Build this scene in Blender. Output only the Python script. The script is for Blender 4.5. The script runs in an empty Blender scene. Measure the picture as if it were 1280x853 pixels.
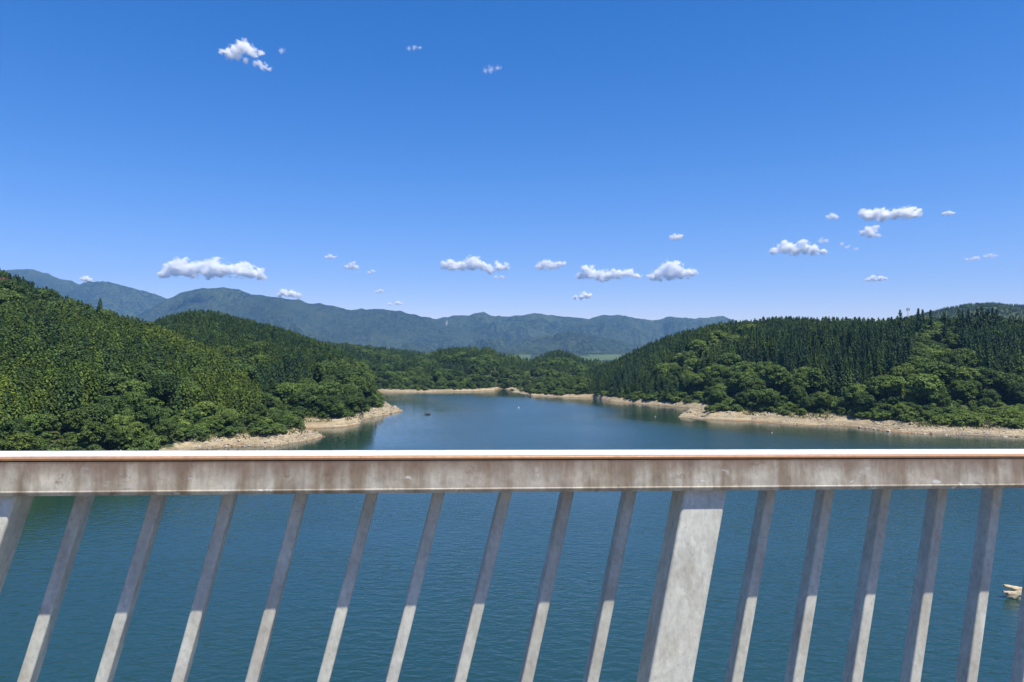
import bpy, bmesh, math, random
import numpy as np
from mathutils import Vector, Matrix
random.seed(7)
rng = np.random.default_rng(7)
scene = bpy.context.scene
COL = scene.collection
R = math.radians

# ------------------------------------------------------------------ camera model
F = 924.0            # focal length in pixels of the 1280 px wide photograph
PV = 373.0           # principal row (the photograph is a crop)
HOR = 450.0          # row of the horizon
CAMZ = 24.0          # camera height above the lake
TH = math.atan((HOR - PV) / F)

def ray(u, v):
    x = (u - 640.0) / F; y = -(v - PV) / F
    return (x, math.cos(TH) - math.sin(TH) * y, math.sin(TH) + math.cos(TH) * y)
def ab(u, v):
    """pixel -> (X/Y, (Z-CAMZ)/Y)"""
    r = ray(u, v); return r[0] / r[1], r[2] / r[1]
def on_water(u, v, z=0.0):
    a, s = ab(u, v); Y = (z - CAMZ) / s
    return a * Y, Y
def project(X, Y, Z):
    z = Z - CAMZ
    d = Y * math.cos(TH) + z * math.sin(TH)
    yy = -Y * math.sin(TH) + z * math.cos(TH)
    return 640 + F * X / d, PV - F * yy / d

# ------------------------------------------------------------------ helpers
def link(o): COL.objects.link(o); return o
def mesh_obj(name, verts, faces, mats=None, parent=None, smooth=False, mat_idx=None):
    me = bpy.data.meshes.new(name)
    me.from_pydata([tuple(v) for v in verts], [], [tuple(f) for f in faces])
    for m in (mats or []): me.materials.append(m)
    if mat_idx is not None: me.polygons.foreach_set('material_index', np.asarray(mat_idx, dtype=np.int32))
    if smooth: me.polygons.foreach_set('use_smooth', np.ones(len(me.polygons), dtype=bool))
    me.update()
    o = bpy.data.objects.new(name, me); link(o)
    if parent: o.parent = parent
    return o
def bm_obj(name, bm, mats=None, parent=None, smooth=False):
    me = bpy.data.meshes.new(name); bm.to_mesh(me); bm.free()
    for m in (mats or []): me.materials.append(m)
    if smooth: me.polygons.foreach_set('use_smooth', np.ones(len(me.polygons), dtype=bool))
    o = bpy.data.objects.new(name, me); link(o)
    if parent: o.parent = parent
    return o
def grid_obj(name, P, mat, smooth=True):
    """P: (n,m,3) array of points -> one quad sheet"""
    n, m, _ = P.shape
    me = bpy.data.meshes.new(name)
    idx = np.arange(n * m).reshape(n, m)
    q = np.stack([idx[:-1, :-1], idx[1:, :-1], idx[1:, 1:], idx[:-1, 1:]], -1).reshape(-1, 4)
    me.vertices.add(n * m); me.vertices.foreach_set('co', P.reshape(-1).astype(np.float32))
    me.loops.add(q.size); me.loops.foreach_set('vertex_index', q.reshape(-1).astype(np.int32))
    me.polygons.add(len(q)); me.polygons.foreach_set('loop_start', np.arange(0, q.size, 4, dtype=np.int32))
    me.polygons.foreach_set('loop_total', np.full(len(q), 4, dtype=np.int32))
    me.update(calc_edges=True); me.validate()
    if smooth: me.polygons.foreach_set('use_smooth', np.ones(len(me.polygons), dtype=bool))
    me.materials.append(mat)
    return link(bpy.data.objects.new(name, me))
def set_attr(o, name, arr):
    a = o.data.attributes.new(name, 'FLOAT', 'POINT'); a.data.foreach_set('value', np.asarray(arr, dtype=np.float32).reshape(-1))
def tag(o, label=None, cat=None, group=None, kind=None):
    if label: o['label'] = label
    if cat: o['category'] = cat
    if group: o['group'] = group
    if kind: o['kind'] = kind
    return o
def empty(name, loc=(0, 0, 0), rz=0.0):
    o = bpy.data.objects.new(name, None); o.location = loc; o.rotation_euler = (0, 0, rz); o.empty_display_size = .5
    return link(o)

def vnoise(x, y, seed=0):
    xi = np.floor(x).astype(np.int64); yi = np.floor(y).astype(np.int64)
    fx = x - xi; fy = y - yi
    def h(a, b):
        n = (a * 374761393 + b * 668265263 + seed * 1442695041) & 0xFFFFFFFF
        n = ((n ^ (n >> 13)) * 1274126177) & 0xFFFFFFFF
        n = n ^ (n >> 16)
        return (n & 0xFFFFFF) / float(0xFFFFFF)
    sx = fx * fx * fx * (fx * (fx * 6 - 15) + 10); sy = fy * fy * fy * (fy * (fy * 6 - 15) + 10)
    a = h(xi, yi) * (1 - sx) + h(xi + 1, yi) * sx
    b = h(xi, yi + 1) * (1 - sx) + h(xi + 1, yi + 1) * sx
    return a * (1 - sy) + b * sy
def fbm(x, y, oct=4, seed=0):
    t = 0; amp = .5; s = 0
    for k in range(oct):
        t = t + amp * vnoise(x, y, seed + k); s += amp
        x = x * 2.03 + 17.1; y = y * 2.03 + 5.3; amp *= .5
    return t / s
def ridged(x, y, oct=5, seed=0):
    t = 0; amp = .5; s = 0; w = 1.0
    for k in range(oct):
        n = 1 - np.abs(2 * vnoise(x, y, seed + k) - 1)
        n = n * n * w; w = np.clip(n * 1.8, 0, 1)
        t = t + amp * n; s += amp
        x = x * 2.07 + 3.7; y = y * 2.07 + 9.1; amp *= .52
    return t / s
def sstep(x, a, b):
    t = np.clip((x - a) / (np.asarray(b) - a), 0, 1); return t * t * (3 - 2 * t)

# ------------------------------------------------------------------ node helpers
class NT:
    def __init__(s, name):
        s.mat = bpy.data.materials.new(name); s.mat.use_nodes = True
        s.t = s.mat.node_tree; s.t.nodes.clear()
        s.out = s.t.nodes.new('ShaderNodeOutputMaterial')
    def n(s, typ, **kw):
        nd = s.t.nodes.new('ShaderNode' + typ)
        for k, v in kw.items():
            if k.startswith('i_'): nd.inputs[k[2:].replace('_', ' ')].default_value = v
            else: setattr(nd, k, v)
        return nd
    def l(s, a, b): s.t.links.new(a, b)
    def ramp(s, fac, stops, interp='LINEAR'):
        r = s.n('ValToRGB'); r.color_ramp.interpolation = interp
        e = r.color_ramp.elements
        while len(e) < len(stops): e.new(.5)
        for i, (p, c) in enumerate(stops):
            e[i].position = p; e[i].color = (*c, 1) if len(c) == 3 else c
        s.l(fac, r.inputs[0]); return r.outputs[0]
    def noise(s, vec, scale, detail=3, rough=.55, dist=0.0):
        nd = s.n('TexNoise'); nd.inputs['Scale'].default_value = scale; nd.inputs['Detail'].default_value = detail
        nd.inputs['Roughness'].default_value = rough; nd.inputs['Distortion'].default_value = dist
        if vec is not None: s.l(vec, nd.inputs['Vector'])
        return nd.outputs['Fac']
    def mapping(s, vec, scale=(1, 1, 1), rot=(0, 0, 0)):
        m = s.n('Mapping'); m.inputs['Scale'].default_value = scale; m.inputs['Rotation'].default_value = rot
        s.l(vec, m.inputs['Vector']); return m.outputs[0]
    def mix(s, fac, a, b, mode='MIX'):
        m = s.n('Mix', data_type='RGBA', blend_type=mode)
        for sock, val in ((m.inputs[0], fac), (m.inputs[6], a), (m.inputs[7], b)):
            if hasattr(val, 'is_linked') or isinstance(val, bpy.types.NodeSocket): s.l(val, sock)
            elif isinstance(val, (int, float)): sock.default_value = val
            else: sock.default_value = (*val, 1) if len(val) == 3 else val
        return m.outputs[2]
    def math(s, op, a, b=None, c=None, clamp=False):
        m = s.n('Math', operation=op); m.use_clamp = clamp
        for i, v in enumerate((a, b, c)):
            if v is None: continue
            if isinstance(v, bpy.types.NodeSocket): s.l(v, m.inputs[i])
            else: m.inputs[i].default_value = v
        return m.outputs[0]
    def bump(s, h, strength, dist, normal=None):
        b = s.n('Bump'); b.inputs['Strength'].default_value = strength if not isinstance(strength, bpy.types.NodeSocket) else 1
        if isinstance(strength, bpy.types.NodeSocket): s.l(strength, b.inputs['Strength'])
        b.inputs['Distance'].default_value = dist; s.l(h, b.inputs['Height'])
        if normal: s.l(normal, b.inputs['Normal'])
        return b.outputs[0]
    def principled(s, color, rough=.6, metal=0.0, normal=None, spec=.5):
        p = s.n('BsdfPrincipled')
        for k, v in (('Base Color', color), ('Roughness', rough), ('Metallic', metal), ('Specular IOR Level', spec)):
            if isinstance(v, bpy.types.NodeSocket): s.l(v, p.inputs[k])
            elif k == 'Base Color': p.inputs[k].default_value = (*v, 1)
            else: p.inputs[k].default_value = v
        if normal: s.l(normal, p.inputs['Normal'])
        s.l(p.outputs[0], s.out.inputs['Surface'])
        return p

def simple_mat(name, col, rough=.6, metal=0.0, var=.25, scale=6.0):
    m = NT(name); tc = m.n('TexCoord').outputs['Object']
    f = m.noise(tc, scale, 4)
    lo = tuple(c * (1 - var) for c in col); hi = tuple(min(1, c * (1 + var)) for c in col)
    m.principled(m.ramp(f, [(.3, lo), (.7, hi)]), rough, metal, m.bump(f, .2, .01))
    return m.mat

# ------------------------------------------------------------------ world, sun
SUN_EL, SUN_AZ = R(64), R(42)          # azimuth measured from -Y (behind the camera) towards +X
sun_dir = Vector((math.cos(SUN_EL) * math.sin(SUN_AZ), -math.cos(SUN_EL) * math.cos(SUN_AZ), math.sin(SUN_EL)))
w = bpy.data.worlds.new('World'); scene.world = w; w.use_nodes = True
wt = w.node_tree; wt.nodes.clear()
wo = wt.nodes.new('ShaderNodeOutputWorld'); bg = wt.nodes.new('ShaderNodeBackground')
sky = wt.nodes.new('ShaderNodeTexSky'); sky.sky_type = 'NISHITA'; sky.sun_disc = False
sky.sun_elevation = SUN_EL; sky.sun_rotation = math.atan2(sun_dir.x, sun_dir.y)
sky.altitude = 300; sky.air_density = 1.0; sky.dust_density = 0.25; sky.ozone_density = 3.0
hs = wt.nodes.new('ShaderNodeHueSaturation'); hs.inputs['Saturation'].default_value = 1.42; hs.inputs['Hue'].default_value = .502
wt.links.new(sky.outputs[0], hs.inputs['Color']); tm = wt.nodes.new('ShaderNodeMix'); tm.data_type = 'RGBA'; tm.blend_type = 'MULTIPLY'; tm.inputs[0].default_value = 1; tm.inputs[7].default_value = (1.10, .87, 1.06, 1)
wt.links.new(hs.outputs[0], tm.inputs[6]); wt.links.new(tm.outputs[2], bg.inputs[0]); wt.links.new(bg.outputs[0], wo.inputs[0])
bg.inputs['Strength'].default_value = 0.108
sl = bpy.data.lights.new('sun', 'SUN'); sl.energy = 5.0; sl.angle = R(.53); sl.color = (1, .94, .82)
so = link(bpy.data.objects.new('sun', sl)); so.rotation_euler = (-sun_dir).to_track_quat('-Z', 'Y').to_euler()
so.location = (30, -30, 80)

# ------------------------------------------------------------------ terrain
def tab(pts, depth=None):
    """pixel table -> (a, slope) arrays"""
    A = np.array([ab(u, v) for u, v in pts]); o = np.argsort(A[:, 0]); return A[o, 0], A[o, 1]
def shore_tab(pts):
    P = [on_water(u, v) for u, v in pts]; A = np.array([(x / y, y) for x, y in P]); o = np.argsort(A[:, 0]); return A[o, 0], A[o, 1]
def col_tab(pts):
    A = np.array([(ab(u, HOR)[0], d) for u, d in pts]); o = np.argsort(A[:, 0]); return A[o, 0], A[o, 1]

class Hill:
    def __init__(s, name, shore, ridge_d, sky, tree, back=None, band=.2, bandz=3.0, power=1.0, backlen=260., wob=1.0):
        s.name = name; s.s0 = shore_tab(shore); s.d1 = col_tab(ridge_d); s.sk = tab(sky); s.th = col_tab(tree)
        s.bk = shore_tab(back) if back else None
        s.band, s.power, s.backlen, s.wob = band, power, backlen, wob
        s.bz = col_tab(bandz if isinstance(bandz, list) else [(-900, bandz), (2000, bandz)])
        s.amin = s.s0[0][0]; s.amax = s.s0[0][-1]
    def bandz(s, X, Y): return np.interp(X / Y, *s.bz)
    def height(s, X, Y):
        a = X / Y
        d0 = np.interp(a, *s.s0); d1 = np.maximum(np.interp(a, *s.d1), d0 + 1.0)
        th = np.interp(a, *s.th)
        hr = CAMZ + np.interp(a, *s.sk) * d1 - th
        hr = np.maximum(hr, .3)
        jit = ((fbm(X / 9., Y / 9., 3, 11) - .5) * 7 + (fbm(X / 30., Y / 30., 2, 13) - .5) * 12) * s.wob
        dist = Y - d0 + jit * sstep(d1 - d0, 0, 25)
        bz = np.minimum(s.bandz(X, Y) * (.45 + 1.1 * fbm(X / 22., Y / 22., 2, 19)), hr)
        bw = bz / s.band
        t = np.clip((dist - bw) / np.maximum(d1 - d0 - bw, 1.0), 0, 1)
        prof = np.sin(t * math.pi / 2) ** s.power
        h = np.where(dist < bw, s.band * dist, bz + (hr - bz) * prof)
        if s.bk is not None:
            db = np.interp(a, *s.bk)
            h = np.minimum(h, (db - Y) * .3 + .2)
        else:
            h = np.where(Y > d1, hr - (hr - 2) * sstep(Y, d1, d1 + s.backlen), h)
        n = (fbm(X / 60., Y / 60., 4, 5) - .5) * 7 + (fbm(X / 14., Y / 14., 3, 8) - .5) * 1.6
        h = h + n * sstep(h, 2.5, 16)
        # lateral ends
        over = np.maximum(s.amin - a, a - s.amax)
        h = np.where(over > 0, np.minimum(h, -.05 - over * Y * .25), h)
        h = h + np.where((h > .1) & (h < 4), (ridged(X / 6., Y / 3.5, 3, 15) - .4) * .55, 0)
        return np.maximum(h, -7.0)

HILLS = [
 Hill('A', shore=[(-900, 800), (-300, 640), (-100, 604), (0, 592), (100, 582), (190, 570), (230, 561.5), (290, 558.5), (340, 558), (385, 551), (405, 546.5)],
      ridge_d=[(-900, 420), (-300, 420), (-100, 410), (0, 395), (100, 360), (195, 325), (260, 290), (330, 258), (385, 238), (405, 232)],
      sky=[(-900, 306), (-300, 308), (-100, 326), (0, 344), (30, 354), (60, 364), (100, 378), (150, 396), (195, 410), (240, 432), (300, 462), (350, 500), (385, 536), (405, 545)],
      tree=[(-900, 12), (230, 12), (330, 9), (370, 3), (395, 0)],
      back=[(-900, 440), (-300, 460), (100, 470), (195, 485), (290, 510), (340, 528), (380, 540), (405, 546)], band=.30, bandz=[(-900, .3), (190, .3), (235, 1.2), (300, 2.5)]),
 Hill('B', shore=[(-400, 538), (100, 538), (330, 540), (390, 536.5), (430, 533), (450, 529.5), (455, 525), (480, 519), (503, 514.3)],
      ridge_d=[(-400, 560), (100, 560), (240, 510), (340, 460), (410, 415), (460, 380), (490, 352), (503, 348)],
      sky=[(-400, 380), (100, 398), (185, 404), (210, 396), (240, 390), (270, 393), (300, 400), (340, 408), (380, 420), (410, 431), (440, 448), (460, 466), (475, 490), (490, 508), (503, 514)],
      tree=[(-400, 12), (400, 12), (455, 10), (480, 5), (495, 0)],
      back=[(-400, 480), (100, 482), (400, 488), (440, 493), (470, 500), (482, 505), (492, 510), (503, 514)], band=.27, bandz=2.5),
 Hill('C', shore=[(180, 482), (420, 482), (560, 480), (640, 480)],
      ridge_d=[(180, 980), (640, 980)],
      sky=[(180, 418), (300, 420), (404, 424), (461, 429), (512, 436), (540, 441), (600, 448), (640, 456)],
      tree=[(180, 14), (640, 14)], backlen=500),
 Hill('D', shore=[(330, 490), (440, 489.5), (480, 490.2), (560, 490), (600, 489), (619, 488)],
      ridge_d=[(330, 760), (470, 740), (580, 800), (619, 800)],
      sky=[(330, 440), (400, 438), (430, 436), (471, 438), (502, 447), (530, 442), (553, 433), (579, 431), (600, 433), (619, 437)],
      tree=[(330, 13), (600, 13), (619, 10)], band=.34, bandz=1.5, wob=.5),
 Hill('E', shore=[(590, 486), (619, 486), (640, 487), (690, 487), (760, 487)],
      ridge_d=[(590, 860), (760, 860)],
      sky=[(590, 436), (619, 440), (640, 442), (652, 445), (662, 448), (678, 442), (690, 438), (699, 437), (707, 439), (714, 442), (727, 447), (760, 450)],
      tree=[(590, 13), (760, 13)], band=.3, bandz=1.1, wob=.5),
 Hill('R', shore=[(640, 490.5), (665, 494.8), (700, 496.5), (742, 497.5), (752, 500), (764, 502), (800, 505), (850, 509), (865, 510.5), (880, 512), (950, 520), (1200, 525)],
      ridge_d=[(640, 540), (665, 530), (742, 560), (800, 540), (900, 490), (1000, 470), (1200, 460)],
      sky=[(640, 487), (665, 478), (690, 469), (720, 462), (735, 459), (760, 453), (790, 438), (820, 424), (850, 413), (890, 403), (930, 399), (980, 398), (1040, 399), (1090, 397), (1200, 397)],
      tree=[(640, 4), (690, 9), (720, 12), (1200, 13.5)], band=.36, bandz=[(640, .7), (700, 1.2), (760, 1.9), (1200, 1.9)], wob=.7),
 Hill('S', shore=[(848, 522.5), (900, 526.5), (937, 527.5), (943, 528.5), (1060, 533.5), (1087, 536.5), (1138, 543), (1280, 547), (1500, 556), (2000, 580)],
      ridge_d=[(848, 306), (870, 318), (900, 345), (1000, 400), (1120, 415), (1280, 400), (1500, 400), (2000, 380)],
      sky=[(848, 521), (870, 506), (900, 466), (950, 440), (1000, 416), (1050, 400), (1120, 394), (1160, 397), (1245, 399), (1280, 399), (1400, 392), (2000, 384)],
      tree=[(848, 0), (862, 2), (880, 9), (900, 12), (1100, 13.5), (2000, 13.5)],
      back=[(848, 522), (862, 515), (880, 507), (900, 498), (940, 488), (2000, 480)], band=.16, bandz=[(848, 2.7), (1150, 2.9), (1195, 4.8), (2000, 4.8)]),
 Hill('T', shore=[(1000, 470), (1700, 470)],
      ridge_d=[(1000, 1500), (1700, 1500)],
      sky=[(1000, 415), (1120, 399), (1165, 389), (1190, 384), (1210, 380), (1240, 379), (1280, 382), (1400, 396), (1700, 420)],
      tree=[(1000, 7), (1700, 7)], backlen=600),
]
def veg_line(X, Y, K, none=0.0):
    r = np.full(np.shape(X), none)
    for i, h in enumerate(HILLS): r = np.where(K == i, h.bandz(X, Y), r)
    return r
def terrain(X, Y):
    hs_ = np.stack([h.height(X, Y) for h in HILLS]); k = hs_.argmax(0)
    plain = np.interp(Y, [0, 900, 1300, 2300, 3050, 6000], [-7, -7, 6, 26, 46, 38])
    h = hs_.max(0); k = np.where(plain > h, -1, k)
    return np.maximum(h, plain), k

def ground_mat():
    m = NT('hill ground'); geo = m.n('NewGeometry'); pos = geo.outputs['Position']
    sep = m.n('SeparateXYZ'); m.l(pos, sep.inputs[0]); z = sep.outputs[2]
    n1 = m.noise(pos, .35, 5, .65); n2 = m.noise(pos, 1.8, 4, .6); n3 = m.noise(pos, .05, 3)
    sand = m.ramp(n1, [(.28, (.25, .185, .10)), (.48, (.36, .29, .17)), (.62, (.45, .375, .25)), (.8, (.28, .23, .16))])
    sand = m.mix(m.ramp(n2, [(.42, (0, 0, 0)), (.5, (1, 1, 1))]), m.mix(.55, sand, (.20, .17, .13)), sand)
    strat = m.noise(m.mapping(pos, (.03, .03, 2.6)), 1.0, 3, .6)
    sand = m.mix(m.ramp(strat, [(.42, (.75, .75, .75)), (.5, (0, 0, 0))]), sand, (.21, .165, .105))
    # rusty strata along the waterline
    zz = m.math('ADD', z, m.math('MULTIPLY', n1, 1.6))
    rust = m.ramp(zz, [(.0, (0, 0, 0)), (.62, (1, 1, 1)), (.95, (1, 1, 1)), (1.0, (0, 0, 0))])
    sand = m.mix(m.math('MULTIPLY', rust, m.ramp(n3, [(.42, (0, 0, 0)), (.6, (.8, .8, .8))])), sand, (.45, .24, .10))
    wet = m.ramp(z, [(.0, (.45, .45, .45)), (.35, (1, 1, 1))])
    sand = m.mix(1.0, sand, wet, 'MULTIPLY')
    veg = m.ramp(n1, [(.3, (.035, .05, .018)), (.6, (.07, .085, .03)), (.8, (.11, .10, .05))])
    lim = m.math('ADD', m.math('MULTIPLY', m.math('SUBTRACT', n1, .5), 3.6), m.n('Attribute', attribute_name='veg_line').outputs['Fac'])
    f = m.math('MULTIPLY', m.math('SUBTRACT', z, lim), 1.6, clamp=True)
    far = m.math('GREATER_THAN', sep.outputs[1], 1250)
    at = m.n('Attribute', attribute_name='field')
    c = m.mix(f, sand, veg)
    c = m.mix(at.outputs['Fac'], c, m.ramp(m.noise(pos, .012, 3), [(.35, (.05, .085, .03)), (.6, (.10, .135, .05))]))
    pl = m.n('Attribute', attribute_name='valley_wood')
    c = m.mix(pl.outputs['Fac'], c, m.ramp(m.noise(pos, .03, 4, .7), [(.4, (.014, .028, .014)), (.6, (.035, .056, .022))]))
    m.principled(c, .95, 0, m.bump(n2, .7, .35, m.bump(n1, .7, 1.2)), .2)
    return m.mat

aa = np.concatenate([np.arange(-1.5, -.78, .006), np.arange(-.78, .80, .0021), np.arange(.80, 1.7, .006)])
yy = [95.0]
while yy[-1] < 1900: yy.append(yy[-1] * (1.0075 if yy[-1] < 620 else 1.012))
while yy[-1] < 6000: yy.append(yy[-1] * 1.04)
yy = np.array(yy)
AA, YY = np.meshgrid(aa, yy, indexing='ij')
XX = AA * YY
ZZ, KK = terrain(XX, YY)
hills = grid_obj('hills', np.stack([XX, YY, ZZ], -1)[:, ::1], ground_mat())
U_, V_ = project(XX, YY, ZZ)
set_attr(hills, 'veg_line', np.minimum(veg_line(XX, YY, KK), 2.6))
fieldzone = ((np.abs(U_ - 656) < 8) | ((U_ > 712) & (U_ < 776))) & (fbm(XX / 260, YY / 500, 3, 9) > .40)
set_attr(hills, 'valley_wood', np.where((KK == -1) & ~fieldzone, 1.0, 0.0))
set_attr(hills, 'field', np.where((KK == -1) & (YY > 1900) & fieldzone, 1.0, 0.0))
tag(hills, kind='structure')

# lake bed and land behind the camera: one sheet
lb = mesh_obj('ground', [(-8600, -900, -8), (8600, -900, -8), (8600, 6100, -8), (-8600, 6100, -8)], [(0, 1, 2, 3)], [simple_mat('lake bed', (.12, .11, .08), .95, 0, .3, .05)])
tag(lb, kind='structure')

# ------------------------------------------------------------------ mountains
def mountain_mat():
    m = NT('mountain forest'); pos = m.n('NewGeometry').outputs['Position']
    n1 = m.noise(pos, .004, 6, .65); n2 = m.noise(pos, .042, 5, .72); n3 = m.noise(pos, .0012, 3)
    c = m.ramp(n1, [(.38, (.008, .019, .011)), (.5, (.026, .042, .020)), (.60, (.060, .080, .034))])
    c = m.mix(m.ramp(n2, [(.48, (0, 0, 0)), (.55, (.85, .85, .85))]), c, (.088, .115, .050))
    c = m.mix(m.ramp(n3, [(.45, (0, 0, 0)), (.6, (.45, .45, .45))]), c, (.02, .034, .02))
    at = m.n('Attribute', attribute_name='scar')
    c = m.mix(at.outputs['Fac'], c, (.42, .40, .36))
    m.principled(c, 1.0, 0, m.bump(n2, 1.0, 26, m.bump(n1, .6, 60)), .05)
    return m.mat
MM = mountain_mat()
MOUNT = [
 ('M1', 6700, 2450, [(-1200, 330), (-600, 310), (-250, 318), (-100, 324), (0, 334), (40, 337), (75, 347), (100, 352), (120, 350), (135, 349), (160, 354), (190, 362), (205, 366), (230, 376), (300, 400), (400, 440)]),
 ('M2', 5450, 2100, [(60, 446), (120, 420), (167, 393), (190, 381), (210, 369), (225, 360), (250, 356), (270, 358), (300, 362), (340, 370), (380, 376), (400, 376), (430, 383), (470, 385), (500, 389), (530, 393), (555, 400), (600, 416), (680, 444)]),
 ('M3', 6300, 2450, [(380, 430), (450, 405), (520, 398), (555, 394), (580, 391), (605, 390), (620, 392), (640, 394), (665, 391), (693, 393), (720, 395), (735, 397), (752, 393), (775, 393), (800, 396), (815, 397), (840, 393), (870, 394), (905, 392), (925, 399), (960, 408), (1100, 412), (1400, 405), (2200, 400)]),
 ('M4', 4500, 1400, [(420, 449), (520, 438), (590, 434), (640, 428), (680, 418), (710, 413), (740, 418), (790, 430), (860, 438), (1000, 447)]),
]
ma = np.concatenate([np.arange(-1.6, -.76, .012), np.arange(-.76, .42, .0017), np.arange(.42, 1.6, .012)])
my = np.arange(3050, 7300, 20.0)
MA, MY = np.meshgrid(ma, my, indexing='ij'); MX = MA * MY
wx = (fbm(MX / 900., MY / 900., 3, 91) - .5) * 700; wy = (fbm(MX / 900., MY / 900., 3, 95) - .5) * 700
MZ = np.full(MX.shape, 45.0) + fbm(MX / 500, MY / 500, 3, 3) * 20 - 40 * (MY < 3100)
for k, (nm, d, L, skl) in enumerate(MOUNT):
    a_, s_ = tab(skl)
    tgt = np.interp(ma, a_, s_) * d + CAMZ                       # ridge height per column
    dd = d + (fbm(ma * 9, ma * 0 + k, 3, 40 + k) - .5)[:, None] * 500
    tt = np.clip((MY - (dd - L)) / L, 0, 1)
    tb = np.clip(1 - (MY - dd) / 1500., 0, 1)
    env = np.where(MY < dd, tt ** 1.25, sstep(tb, 0, 1))
    env = np.where(MY < dd, tt ** 1.05, env)
    rd = ridged((MX + wx) / 430. + 7 * k, (MY + wy) / 1250., 6, 60 + 7 * k)
    rd2 = ridged((MX + wy * .4) / 110., (MY + wx * .4) / 250., 5, 160 + 7 * k)
    base = np.maximum(tgt - 45, 0)[:, None]
    w_ = np.clip((1 - env) * 2.6, .0, 1) * np.clip(env * 3, 0, 1)
    crest = (fbm(MX / 120., MY / 120., 4, 210 + k) - .5) * 26 + (fbm(MX / 420., MY / 420., 2, 220 + k) - .5) * 30
    hgt = 45 + base * env + crest * np.clip(env * 2, 0, 1) - np.clip(.80 - rd, 0, 1) * base * 1.0 * (.06 + .92 * w_) - np.clip(.7 - rd2, 0, 1) * 120 * (.12 + .88 * w_) * np.clip(env * 4, 0, 1)
    MZ = np.maximum(MZ, hgt)
P = np.stack([MX, MY, MZ], -1)
mountains = grid_obj('mountains', P, MM)
mu, mv = project(MX, MY, MZ)
# the pale landslide scar high on the range
sc_ = np.exp(-(((mu - 558.5) / 1.0) ** 2 + ((mv - 404) / 2.2) ** 2)) * (MY < 6500)
set_attr(mountains, 'scar', np.clip(sc_ * 1.6, 0, 1))
tag(mountains, kind='structure')

# ------------------------------------------------------------------ water
def water_mat():
    m = NT('lake water'); pos = m.n('NewGeometry').outputs['Position']
    rp = m.mapping(pos, (.58, 1.0, 1.0), (0, 0, R(20)))
    big = m.noise(rp, .95, 2, .5, .6); small = m.noise(m.mapping(pos, (.6, 1, 1), (0, 0, R(-24))), 2.2, 2, .55, .6)
    patch = m.noise(m.mapping(pos, (.35, 1, 1), (0, 0, R(6))), .022, 3, .55)
    st = m.ramp(patch, [(.35, (.35, .35, .35)), (.55, (.75, .75, .75)), (.7, (1, 1, 1))])
    calm = m.n('Attribute', attribute_name='calm').outputs['Fac']
    calm = m.math('ADD', calm, m.math('MULTIPLY', m.math('SUBTRACT', patch, .5), 1.2), clamp=True)
    st = m.mix(1.0, st, m.ramp(calm, [(0, (1, 1, 1)), (1, (.22, .22, .22))]), 'MULTIPLY')
    h = m.math('ADD', m.math('MULTIPLY', big, .62), m.math('MULTIPLY', small, .20))
    nrm = m.bump(h, st, .33)
    tint = m.ramp(m.noise(pos, .01, 2), [(.4, (.012, .041, .032)), (.6, (.015, .047, .037))])
    p = m.principled(tint, m.ramp(calm, [(0, (.21, .21, .21)), (1, (.05, .05, .05))]), 0, nrm, .5)
    p.inputs['IOR'].default_value = 1.60
    return m.mat
wgx = np.concatenate([[-1500, -1000, -700], np.arange(-520, 521, 9.0), [700, 1000, 1500]])
wgy = np.concatenate([[-850, -300, 0], np.arange(40, 640, 8.0), np.arange(640, 1000, 30.0), [1200, 1450]])
WX, WY = np.meshgrid(wgx, wgy, indexing='ij')
land, _k = terrain(WX, np.maximum(WY, 60.)); land = (land > 0) & (WY > 60)
lx, ly = WX[land], WY[land]
dst = np.full(WX.shape, 1e9)
for i in range(WX.shape[0]): dst[i] = np.sqrt(((WX[i][:, None] - lx[None]) ** 2 + (WY[i][:, None] - ly[None]) ** 2).min(1))
wtr = grid_obj('lake_water', np.stack([WX, WY, np.zeros_like(WX)], -1), water_mat(), False)
nearl = (WX < -40) & (WY < 330)
set_attr(wtr, 'calm', 1 - sstep(dst, np.where(nearl, 25, 14), np.where(nearl, 110, 58)))
tag(wtr, kind='structure')

# ------------------------------------------------------------------ trees
def leaf_mat(name, dark, light, warm, trans=.25):
    m = NT(name)
    at = m.n('Attribute', attribute_name='tint', attribute_type='INSTANCER')
    oi = m.n('ObjectInfo'); geo = m.n('NewGeometry')
    n = m.noise(geo.outputs['Position'], .45, 3, .6)
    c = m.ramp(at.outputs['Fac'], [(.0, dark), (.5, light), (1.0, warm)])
    v = m.math('ADD', m.math('MULTIPLY', n, .75), m.math('MULTIPLY', oi.outputs['Random'], .5))
    val = m.ramp(v, [(.25, (.62, .62, .62)), (.9, (1.35, 1.32, 1.2))])
    rnd = m.ramp(geo.outputs['Random Per Island'], [(0, (.5, .52, .52)), (1, (1.42, 1.38, 1.25))])
    c = m.mix(1.0, m.mix(1.0, c, val, 'MULTIPLY'), rnd, 'MULTIPLY')
    d = m.n('BsdfPrincipled'); d.inputs['Roughness'].default_value = .55; d.inputs['Specular IOR Level'].default_value = .06
    t = m.n('BsdfTranslucent'); mx = m.n('MixShader'); mx.inputs[0].default_value = trans
    m.l(c, d.inputs['Base Color']); m.l(m.mix(1.0, c, (1.15, 1.25, .6), 'MULTIPLY'), t.inputs['Color'])
    m.l(d.outputs[0], mx.inputs[1]); m.l(t.outputs[0], mx.inputs[2]); m.l(mx.outputs[0], m.out.inputs['Surface'])
    return m.mat
M_CON = leaf_mat('conifer foliage', (.034, .070, .036), (.072, .120, .029), (.122, .172, .032), .08)
M_BRD = leaf_mat('broadleaf foliage', (.046, .082, .028), (.080, .128, .037), (.132, .188, .045), .14)
M_DEAD = simple_mat('dead red needles', (.17, .085, .06), .9, 0, .4, 1.5)
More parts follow.
